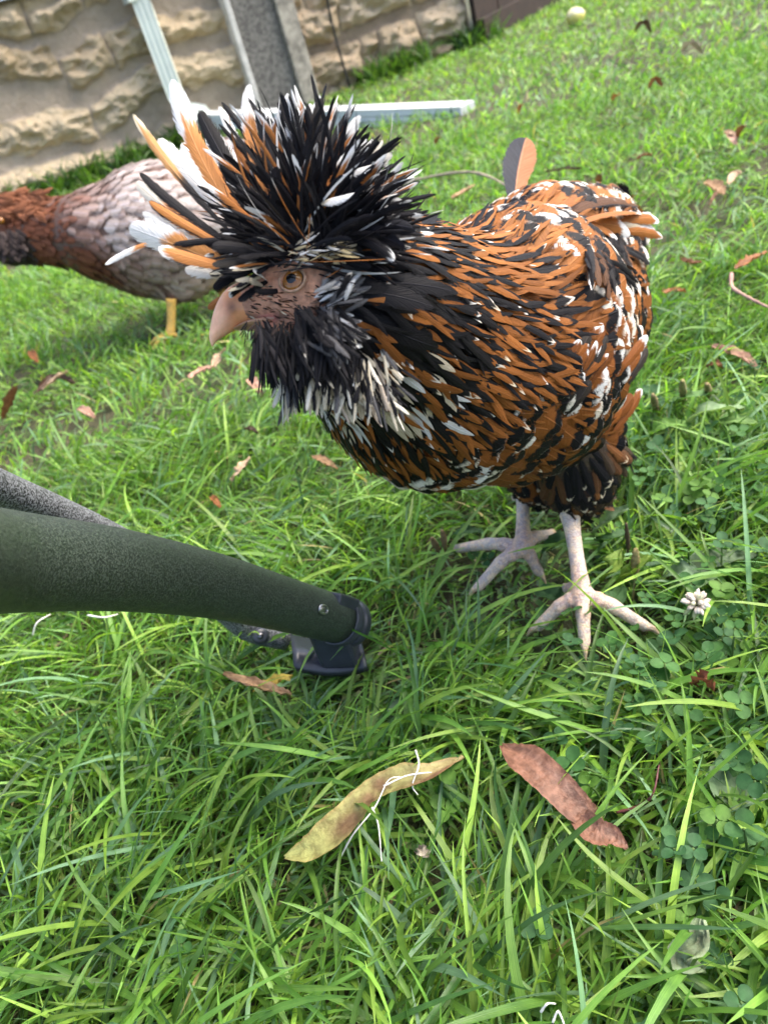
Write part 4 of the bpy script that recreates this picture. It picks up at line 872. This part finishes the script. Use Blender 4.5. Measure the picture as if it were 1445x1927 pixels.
for i in range(NP_+1):
    s = i/NP_*2-1; hgt = .010*abs(s)**2.2+.0
    for j in (-1, 1):
        for k in (0, 1): V.append(bc + CX*s*.026*1. - sdh*0 + nrm(np.array([FW[0], FW[1], 0]))*j*.017 + Z*(hgt*.6-.004 + k*.006))
F = []
for i in range(NP_):
    a = i*4; b = a+4; F += [(a+1, b+1, b+3, a+3), (a, a+2, b+2, b), (a, b, b+1, a+1), (a+2, a+3, b+3, b+2)]
F += [(0, 1, 3, 2), (NP_*4, NP_*4+2, NP_*4+3, NP_*4+1)]; q.add(V, F); q.build('base_plate', M_PLA, foot)
q = MB(); q.add(*box((bc+fe)/2+Z*.002, (.014, .014, .020), CX, nrm(np.cross(Z, CX)), Z)); bevel(q.build('foot_block', M_PLA, foot, False), .003)
PRESS += [(bc[0], bc[1], .045, .35), (fe[0], fe[1], .04, .35)]
for k in (0, 10, 20): PRESS.append((s2[-1][0], s2[-1][1], .03, .6))
for u, v in ((1018, 1178), (1100, 1208), (1205, 1176), (1068, 1108), (1096, 1120), (868, 1032), (902, 1103), (1013, 1075), (1032, 1006), (984, 1030), (1060, 1160), (1150, 1150), (940, 1070), (930, 1032), (1040, 1172), (1180, 1165), (1098, 1180), (1225, 1182), (900, 1032), (920, 1090), (1000, 1055), (1120, 1135), (1070, 1140), (960, 1050), (890, 1118), (1100, 1225)):
    p = G(u, v, .02); PRESS.append((p[0], p[1], .036, .18))
# ------------------------------------------------------------------ grey hen behind
hen2 = thing('hen', 'lavender grey hen with a brown neck walking behind, partly out of the frame', 'hen')
DG = 1.33; K = DG/FPX; B = MB(); bx_ = np.array([CX, -FW, CY])
def ell(u, v, a, b, c, dd=0., rot=0.):
    ca, sa = math.cos(rot), math.sin(rot); B.add(*ball(W(u, v, DG+dd), np.array([(CX*ca+CY*sa)*a*K, FW*b*K, (CY*ca-CX*sa)*c*K]), 24, 16))
ell(305, 432, 160, 105, 122, 0, .18); ell(190, 440, 95, 85, 82, 0, .1); ell(95, 436, 80, 55, 62, 0, .15); ell(20, 418, 50, 40, 56, 0, -.2); ell(18, 466, 38, 34, 32); ell(420, 345, 90, 55, 75, 0, .7); ell(330, 505, 80, 60, 62)
hk2 = W(326, 572, DG-.02); ft2 = G(319, 634, .02); hk3 = W(424, 560, DG+.07); ft3 = G(432, 622, .02)
for a, h in ((W(330, 530, DG-.01), hk2), (W(415, 520, DG+.06), hk3)): B.add(*tube(spline([a, a*.5+h*.5, h], 5), [.045, .032, .02, .012, .009], 14))
V2, F2 = remesh(B.v, B.f, .008, 16); b2 = MB(); b2.add(V2, F2, (.10, .055, .04), 0)
for h, f in ((hk2, ft2), (hk3, ft3)):
    L = MB(); L.add(*tube(spline([h+Z*.01, h*.5+f*.5, f], 6), [.0095, .008, .0075, .0075, .008, .009], 12))
    for a in (-.7, 0, .7, math.pi):
        dr = -CX*math.cos(a)+np.array([FW[0], FW[1], 0])*math.sin(a); dr[2] = 0; l = .045 if a < 3 else .018; L.add(*tube(spline([f, f+dr*l*.5+Z*.003, f+dr*l-Z*.008], 6), np.linspace(.006, .0025, 6), 8))
    v, ff = remesh(L.v, L.f, .002, 2); b2.add(v, ff, (.62, .40, .10), 1)
b2.build('body', [MAT_SKIN, MAT_LEG], hen2)
q = MB(); q.add(*tube(spline([W(-22, 428, DG-.01), W(-40, 436, DG-.01), W(-52, 450, DG-.01)], 6), [.012, .010, .008, .006, .004, .001], 12)); q.build('beak', MAT_HORN, hen2)
V, F = ball(W(2, 415, DG-.046), (.006, .006, .006), 14, 10); mesh_obj('eye', V, F, M_IRIS, hen2, {'col': np.ones((len(V), 3))})
P2, N2 = scatter(V2, F2, lambda p: .0125-.005*sst(130, 60, np.array([PJ(x)[0] for x in p])), 30000); tb2 = BVHTree.FromPolygons([Vector(v) for v in V2], F2)
fb = Feathers(); fk = Feathers()
for p, n in zip(P2, N2):
    u, v, _ = PJ(p); D = nrm(CX*1.0 - CY*.25*(1-max(0, n[2])) + CY*.25*sst(300, 420, u) + rng.normal(0, .12, 3)); D = nrm(D-n*(D@n)); L_ = .036+.010*rng.random(); lf = .2
    qq = p+D*L_; s_, nn, _, _ = tb2.find_nearest(Vector(qq)); h = (Vector(qq)-s_).dot(nn); bnd = float(np.clip(2*(h+lf*L_-.007)/L_, -.3, 1.2)); r = rng.random()
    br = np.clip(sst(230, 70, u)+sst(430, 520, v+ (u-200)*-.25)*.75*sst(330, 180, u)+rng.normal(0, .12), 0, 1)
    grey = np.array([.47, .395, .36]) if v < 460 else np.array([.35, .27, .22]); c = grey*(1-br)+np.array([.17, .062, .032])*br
    if u < 40 and v > 440: c = np.array([.045, .035, .032])
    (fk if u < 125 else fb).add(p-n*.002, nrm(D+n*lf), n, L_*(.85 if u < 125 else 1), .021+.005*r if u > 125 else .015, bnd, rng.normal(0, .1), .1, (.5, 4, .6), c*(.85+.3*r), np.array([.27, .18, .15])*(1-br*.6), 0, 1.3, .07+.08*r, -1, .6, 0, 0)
for i in range(260):                                        # loose russet crest and dark beard
    b = rng.random() < .6; u0, v0 = (rng.uniform(-10, 75), rng.uniform(362, 405)) if b else (rng.uniform(-10, 32), rng.uniform(430, 468)); a = math.radians(rng.uniform(-45, 30) if b else rng.uniform(250, 330)); l = rng.uniform(16, 34)
    d0 = tb2.ray_cast(Vector(CC), Vector(W(u0, v0, 1)-CC).normalized())[0]; d0 = DG-.03 if d0 is None else float((np.array(d0)-CC)@FW); d0 += rng.uniform(-.012, .0)
    hero(fk, [(u0, v0), (u0+math.cos(a)*l*.5, v0-math.sin(a)*l*.5-(4 if b else 0)), (u0+math.cos(a)*l, v0-math.sin(a)*l)], (d0, d0-.008, d0-.004), rng.uniform(7, 12), col=np.array([.20, .075, .035] if b else [.05, .035, .03])*(.6+.8*rng.random()), wst=1.3, rag=.4, prof=(.5, 3, .7))
fb.build('plumage', hen2, 5, 7); fk.build('neck_plumage', hen2, 5, 7)

# ------------------------------------------------------------------ grass
def grass_mat():
    t = NT('grass_blade'); uv = t.n('ShaderNodeUVMap', uv_map='UVMap').outputs[0]; x, v, _ = t.sep(uv); c = t.attr('col').outputs[0]; o = t.obj()
    n = t.noise(o, 90, 2); c1 = t.mix(t.ramp(n, .3, .7), t.mix(1, c, (.8, .85, .8), 'MULTIPLY'), t.mix(1, c, (1.15, 1.12, 1.1), 'MULTIPLY'))
    c1 = t.mix(t.math('SUBTRACT', 1, t.ramp(v, .0, .22)), c1, (.20, .22, .09))
    vein = t.math('SINE', t.math('MULTIPLY', x, 34)); mid = t.math('SUBTRACT', 1, t.ramp(t.math('ABSOLUTE', t.math('SUBTRACT', x, .5)), .03, .10)); c1 = t.mix(t.math('MULTIPLY', mid, .3), c1, t.mix(1, c1, (1.6, 1.4, 1.6), 'MULTIPLY'))
    t.set(col=c1, rough=.36, spec=.55, normal=t.bump(vein, .25, .0004)); t.translucent(.38, t.mix(1, c1, (1.35, 1.45, .6), 'MULTIPLY')); return t.m
M_GRASS = grass_mat()
def press(x, y):
    f = np.ones(len(x))
    for a, b, r, k in PRESS:
        d = np.hypot(x-a, y-b); f = np.minimum(f, k+(1-k)*sst(r*.8, r*1.5, d))
    return f
def blades(xy, L, Wd, seg, nu, col, th0, bend, az, turn, z0=0.):
    n = len(xy); v = np.linspace(0, 1, seg+1); th = th0[:, None]+bend[:, None]*v[None]**1.2; A = az[:, None]+turn[:, None]*v[None]
    ds = L[:, None]/seg; dx = np.sin(th)*np.cos(A)*ds; dy = np.sin(th)*np.sin(A)*ds; dz = np.cos(th)*ds
    z = lambda a: np.concatenate([np.zeros((n, 1)), np.cumsum((a[:, :-1]+a[:, 1:])/2, 1)], 1)
    X = xy[:, :1]+z(dx); Y = xy[:, 1:]+z(dy); Zz = np.maximum(z(dz), .002+.012*rng.random((n, 1)))+z0
    w = Wd[:, None]*np.minimum(1, .55+v*2.2)[None]*(1-v[None]**3.2)**.8*.5; w[:, -1] = Wd*.02
    tw = rng.normal(0, .5, (n, 1))+rng.normal(0, .8, (n, 1))*v[None]
    sx = -np.sin(A)*np.cos(tw); sy = np.cos(A)*np.cos(tw); sz = np.sin(tw)
    u = np.linspace(-1, 1, nu); P = np.stack([X[..., None]+sx[..., None]*w[..., None]*u, Y[..., None]+sy[..., None]*w[..., None]*u, Zz[..., None]+sz[..., None]*w[..., None]*u+(abs(u)*.35)*w[..., None]], -1)
    m = (seg+1)*nu; ij = np.array([(j*nu+i, j*nu+i+1, (j+1)*nu+i+1, (j+1)*nu+i) for j in range(seg) for i in range(nu-1)])
    F = (np.arange(n)[:, None, None]*m+ij[None]).reshape(-1, 4)
    uv = np.broadcast_to(np.stack(np.broadcast_arrays((u*.5+.5)[None], v[:, None]), -1)[None], (n, seg+1, nu, 2)).reshape(-1, 2)
    return P.reshape(-1, 3), F, np.repeat(col, m, 0), uv
PALG = None; GV = []; GF = []; GC = []; GU = []; goff = 0
PAL = np.array([(.095, .205, .034), (.140, .275, .044), (.215, .350, .055), (.050, .125, .028), (.130, .245, .120), (.34, .28, .13), (.16, .24, .05)]); PRB = np.array([.24, .27, .19, .10, .14, .012, .048])
PALG = PAL.copy(); PALG[5] = PAL[2]; PALG[6] = PAL[1]
def in_view(p, mu=260, mv=220):
    d = np.c_[p, np.full(len(p), .03)]-CC; z = d@FW; u = 722.5+FPX*(d@CX)/z; v = 963.5-FPX*(d@CY)/z
    return (z > .05) & (u > -mu) & (u < 1445+mu) & (v > -mv) & (v < 1927+mv)
def zone(n, y0, y1, xw, Lr, Wr, seg, nu, tuft=5, spread=.012, dens=None, mu=260, lean=(.15, .7), bnd=(.3, 1.5), pal=PAL, bright=1.):
    global goff
    y = np.sqrt(rng.random(n//tuft)*(y1**2-y0**2)+y0**2) if y0 > .5 else rng.uniform(y0, y1, n//tuft); x = (rng.random(n//tuft)-.5)*2*(xw[0]+xw[1]*y)
    c = np.c_[x, y]; c = np.repeat(c, tuft, 0)+rng.normal(0, spread, (len(c)*tuft, 2)); c = c[in_view(c, mu)]
    side_ = (c-wl0[:2])@wnr[:2]; along = (c-wl0[:2])@wd[:2]; fs = (c-fa[:2])@fn[:2]; c = c[((side_ > .02) | (along > 2.28)) & ((fs > .03) | (along < 2.28))]
    if dens is not None: c = c[rng.random(len(c)) < dens(c)]
    k = len(c); L = rng.uniform(*Lr, k)*(.7+.6*fbm(c*4, 51)); pf = press(c[:, 0], c[:, 1]); L = L*pf; wdt = rng.uniform(*Wr, k)
    col = pal[rng.choice(len(pal), k, p=PRB)]*(.6+.85*rng.random((k, 1))**1.3)*(.8+.4*fbm(c*2.5, 77)[:, None])*bright
    az = rng.uniform(0, 6.283, k)*.75+6.283*fbm(c*9, 88)
    V, F, C, U = blades(c, L, wdt, seg, nu, col, rng.uniform(*lean, k), rng.uniform(*bnd, k)+.5*(1-pf), az, rng.normal(0, .5, k))
    GV.append(V); GF.append(F+goff); GC.append(C); GU.append(U); goff += len(V)
zone(38000, .02, .95, (.42, .55), (.028, .074), (.0015, .0034), 6, 3, bright=1.15)
zone(4200, .02, .95, (.42, .55), (.07, .13), (.0024, .0046), 9, 3, tuft=2, lean=(.5, 1.0), bnd=(.5, 1.2), bright=1.12, pal=PALG)                 # near turf
zone(2600, .02, .50, (.42, .55), (.07, .13), (.0030, .0052), 9, 3, tuft=2, lean=(.4, 1.0), bnd=(.5, 1.3), pal=PALG)
zone(14000, .02, .95, (.42, .55), (.03, .07), (.0009, .0018), 5, 2, tuft=3)            # fine short blades
zone(2600, .02, .95, (.42, .55), (.015, .05), (.0008, .0022), 4, 2, tuft=2, lean=(1.0, 1.5), bnd=(.0, .5), pal=np.array([(.33, .27, .14), (.26, .19, .10), (.40, .34, .2), (.20, .14, .08), (.3, .28, .12), (.42, .36, .22), (.25, .25, .1)]))
zone(56000, .9, 2.3, (.35, .75), (.03, .062), (.0022, .0042), 4, 2, mu=160, bright=1.25)
zone(66000, 2.2, 6.5, (.2, .78), (.03, .06), (.004, .0075), 3, 2, mu=120, spread=.03, bright=1.32)
# long grass and weeds at the foot of the wall
s_ = rng.uniform(-1.7, 3.0, 5200); o_ = .03+abs(rng.normal(0, .07, 5200)); c_ = (wl0[None]+s_[:, None]*wd+o_[:, None]*wnr)[:, :2]; kp = fbm(np.c_[s_*2.2, s_*0], 3) > .42; c_ = c_[kp & in_view(c_)] if False else c_[kp]
k_ = len(c_); V, F, C, U = blades(c_, rng.uniform(.06, .17, k_), rng.uniform(.006, .013, k_), 4, 2, PAL[rng.choice([0, 3, 3, 1], k_)]*(.6+.5*rng.random((k_, 1))), rng.uniform(.1, .6, k_), rng.uniform(.3, 1.3, k_), rng.uniform(0, 6.28, k_), rng.normal(0, .5, k_))
GV.append(V); GF.append(F+goff); GC.append(C); GU.append(U); goff += len(V)
grass = mesh_obj('grass', np.vstack(GV), np.vstack(GF), M_GRASS, None, {'col': np.vstack(GC)}, np.vstack(GU)); tag(grass, 'lush green lawn of loose overlapping blades', 'grass', None, 'stuff')
print('grass verts', goff)

# ------------------------------------------------------------------ clover and broad leaved weeds
def weed_mat(name, rough=.62):
    t = NT(name); c = t.attr('col').outputs[0]; o = t.obj(); n = t.noise(o, 160, 4, .6); cc = t.mix(t.ramp(n, .3, .7), t.mix(1, c, (.75, .8, .75), 'MULTIPLY'), t.mix(1, c, (1.2, 1.15, 1.2), 'MULTIPLY'))
    t.set(col=cc, rough=rough, spec=.25, normal=t.bump(n, .4, .001)); t.translucent(.3, t.mix(1, cc, (1.3, 1.4, .6), 'MULTIPLY')); return t.m
M_WEED = weed_mat('weed_leaf')
q = MB()
def leaflet(c, d, n, r, col):
    s = np.cross(d, n); V = [c]; F = []; C = [np.array(col)*1.25]
    for k in range(11):
        a = (k/10-.5)*2; ang = a*2.5; rr = r*(.5+.5*math.cos(ang*.5))*(1-.10*math.exp(-(a/.15)**2)); V.append(c + d*(r*.55+.60*r*math.cos(ang)*(1 if abs(ang) < 1.6 else .9)) + s*r*.56*math.sin(ang) + n*(abs(math.sin(ang))*r*.16)); C.append(np.array(col)*(.9+.1*(k % 2)))
    V.append(c+d*r*.6); C.append(np.array(col)*1.1)
    for k in range(1, 11): F.append((12, k, k+1))
    F += [(0, 1, 12), (0, 12, 11)]
    return V, F, np.array(C)
CLV = [(1200, 1240, 60, 16), (1330, 1235, 60, 14), (1400, 1200, 50, 10), (1250, 1310, 50, 12), (1095, 1455, 50, 12), (830, 1470, 55, 8), (1330, 1700, 50, 5), (1290, 1590, 40, 7), (1390, 1545, 60, 12), (1180, 930, 80, 16), (1260, 840, 80, 26), (1340, 940, 80, 26),
       (1390, 860, 60, 20), (1280, 900, 80, 24), (1230, 770, 50, 14), (1000, 1745, 20, 2), (1350, 1080, 70, 18), (1420, 1330, 50, 10), (1290, 1130, 80, 14), (1120, 1330, 80, 8), (1390, 690, 60, 14), (1130, 1300, 60, 10), (1410, 1440, 40, 9), (700, 640, 200, 0), (300, 1640, 150, 3), (1400, 1860, 60, 6), (1100, 1180, 120, 14), (930, 1010, 60, 6)]
for u0, v0, sp_, n_ in CLV:
    for k in range(int(n_*.75)):
        h = rng.uniform(.022, .052); b = G(u0+rng.normal(0, sp_*.6), v0+rng.normal(0, sp_*.6), h); r = rng.uniform(.0046, .0085); col = np.array([(.045, .125, .035), (.055, .145, .035), (.04, .11, .04), (.085, .18, .03)][rng.integers(4)])
        n = nrm(Z+rng.normal(0, .28, 3)); a0 = rng.uniform(0, 6.28); e1 = nrm(np.cross(n, [1, .3, 0])); e2 = np.cross(n, e1)
        for j in range(3):
            a = a0+j*2.094+rng.normal(0, .15); d = nrm(e1*math.cos(a)+e2*math.sin(a)+n*rng.uniform(-.1, .35)); q.add(*leaflet(b+d*.0008, d, nrm(n-d*(n@d)), r, col))
        gnd = np.array([b[0]+rng.normal(0, .012), b[1]+rng.normal(0, .012), 0]); q.add(*tube(spline([gnd, gnd*.4+b*.6+Z*.006, b], 4), .0007, 5), (.10, .17, .05))
tag(q.build('clover', M_WEED), 'rounded three part clover leaves growing through the lawn at right', 'clover', None, 'stuff')
def weed(label, leaves, group='broad leaved weeds in the lawn'):
    q = MB()
    for pp, w, c, z in leaves:
        pts = spline([G(u, v, zz) for (u, v), zz in zip(pp, z)], 12); sc = np.mean([(p-CC)@FW for p in pts])/FPX; s = np.linspace(0, 1, 12); wid = w*sc*np.sin(np.pi*np.clip(s*.97+.02, 0, 1))**.75+.0012
        V, F, C = leaf_strip(pts, wid, .35, .2, 9, .05, int(pp[0][0])); cc = np.array(c)[None]*(.8+.4*fbm(C*3, 5)[:, None]); cc[np.abs(C[:, 0]) < .1] *= 1.25; q.add(V, F, cc)
    return tag(q.build('broadleaf_weed', M_WEED), label, 'weed', group)
GG = (.12, .19, .11); YG = (.16, .25, .045); DG_ = (.06, .13, .05)
weed('grey green wilted broad leaf standing right of the thigh of the hen', [([(1112, 1010), (1140, 980), (1182, 955)], 44, GG, [.03, .05, .06]), ([(1120, 1015), (1150, 1010), (1188, 1000)], 26, DG_, [.03, .045, .04])])
weed('yellow green broad leaves around the seed spike beside the near foot', [([(1130, 1095), (1150, 1070), (1172, 1035)], 40, YG, [.03, .05, .055]), ([(1160, 1100), (1195, 1065), (1228, 1048)], 40, YG, [.03, .05, .055]), ([(1150, 1105), (1160, 1120), (1150, 1150)], 40, DG_, [.03, .045, .04])])
weed('pale grey green broad leaf lying behind the white clover bloom', [([(1290, 1085), (1340, 1058), (1425, 1045)], 56, (.13, .19, .11), [.03, .036, .032]), ([(1240, 1090), (1280, 1075), (1320, 1085)], 44, GG, [.03, .045, .04])])
weed('large flat grey green leaf at the right border beside the brown winged seed', [([(1350, 1440), (1368, 1480), (1398, 1535)], 66, (.12, .19, .10), [.03, .034, .03]), ([(1270, 1625), (1310, 1590), (1345, 1580)], 50, (.09, .16, .08), [.025, .03, .03])])
weed('broad leaved weed clump between the hen flank and the right border', [([(1260, 760), (1300, 745), (1350, 738)], 34, (.10, .2, .06), [.04, .06, .05]), ([(1290, 800), (1330, 770), (1400, 768)], 34, (.18, .27, .14), [.04, .06, .05]), ([(1220, 820), (1250, 800), (1300, 800)], 26, (.12, .24, .05), [.04, .05, .045]), ([(1340, 800), (1380, 790), (1430, 800)], 30, (.12, .22, .06), [.04, .05, .045])])
weed('dark green round leaf between the two feet of the hen', [([(1020, 1040), (1050, 1020), (1075, 1030)], 44, DG_, [.03, .04, .035]), ([(1005, 1110), (1040, 1120), (1085, 1125)], 40, DG_, [.025, .03, .025])])
weed('dull green leaf at the left of the far foot', [([(850, 1010), (875, 1000), (905, 1000)], 30, DG_, [.03, .04, .035])])
M_SPK = mat_simple('seed_spike', (1, 1, 1), .8, .35, 300, .5, 900, attr=True)
def spike(label, b, t_, zt_, r=.0026, col=(.22, .18, .07)):
    a = G(*b, .015); c = G(*t_, zt_); pts = spline([a, a*.5+c*.5+np.array([.001, .001, 0]), c], 30); rr = np.r_[np.full(12, .0008), r*(np.sin(np.linspace(.35, 2.9, 18))**.5)*(1+.22*np.sin(np.arange(18)*2.6))]; q = MB()
    V, F = tube(pts, rr, 10); V = np.array(V); V += rng.normal(0, r*.10, V.shape)*(np.linalg.norm(V-a, axis=1) > .4*np.linalg.norm(c-a))[:, None]; q.add(V, F, col); tag(q.build('seed_spike', M_SPK), label, 'seed spike', 'plantain seed spikes in the lawn')
spike('brown green plantain seed spike between yellow green leaves near the hen foot', (1190, 1130), (1196, 1034), .065, .0030)
spike('thin dark plantain seed spike right behind the brown green one', (1182, 1070), (1178, 985), .07, .0016, (.08, .05, .03))
spike('brown plantain seed spike left of the far foot claw', (838, 1060), (832, 998), .055, .0024, (.2, .13, .06))
spike('second brown plantain spike left of the far foot, leaning outward', (830, 1055), (812, 1012), .05, .0024, (.17, .11, .05))
spike('pale green plantain spike just right of the far foot', (1020, 1090), (1026, 1040), .05, .0022, (.2, .24, .1))
spike('tan plantain spike nearest the dark flank of the hen in the right weeds', (1236, 790), (1228, 742), .07, .003, (.24, .19, .09))
spike('tan plantain spike in the middle of the right weeds', (1285, 780), (1284, 716), .08, .003, (.22, .2, .08))
spike('tan plantain spike by the right border weeds', (1335, 760), (1330, 722), .075, .003, (.25, .2, .09))
# white clover bloom
fl = thing('clover_flower', 'single white clover bloom with drooping florets right of the near foot', 'flower'); fc = G(1311, 1138, .055); q = MB()
gnd = np.array([fc[0]-.01, fc[1]+.01, 0]); q.add(*tube(spline([gnd, gnd*.5+fc*.5+Z*.008, fc], 6), .001, 7), (.12, .2, .06)); q.build('stem', M_WEED, fl); q = MB()
for k in range(44):
    z = rng.uniform(-.7, 1); a = k*2.4; d = nrm(np.array([math.cos(a)*math.sqrt(max(.05, 1-z*z)), math.sin(a)*math.sqrt(max(.05, 1-z*z)), z*.8+.1])); p0 = fc+d*.002; p1 = fc+d*rng.uniform(.0075, .011)
    c = np.array([(.78, .74, .66), (.76, .66, .56), (.72, .70, .50)][rng.integers(3)]) if z > -.3 else np.array([.42, .46, .22]); V, F = tube(spline([p0, (p0+p1)/2+Z*.0008, p1], 5), [.0006, .0009, .0013, .0014, .0004], 6); q.add(V, F, c)
q.build('petals', mat_simple('petal', (1, 1, 1), .6, .12, 200, attr=True, trans=.3), fl)
# yellow leaved weed beside the shed
q = MB()
for k in range(60):
    b = G(1005+rng.normal(0, 22), 8, .0)+np.array([0, .03*rng.random(), 0]); h = rng.uniform(.05, .30); a = rng.uniform(0, 6.28); p = b+Z*h; e = p+np.array([math.cos(a)*.05, math.sin(a)*.05, rng.uniform(-.02, .03)]); V, F, C = leaf_strip(np.linspace(p, e, 5), .035*np.sin(np.linspace(.2, 3., 5)), .3, .3, 5); q.add(V, F, [(.55, .42, .05), (.14, .2, .04), (.35, .34, .06)][rng.integers(3)])
    q.add(*tube(np.linspace(G(1005, 8, 0), p, 4), .003, 5), (.1, .14, .04))
tag(q.build('flowering_weed', M_WEED), 'clump of yellow leaved weed growing at the far side of the brown shed wall', 'weed')
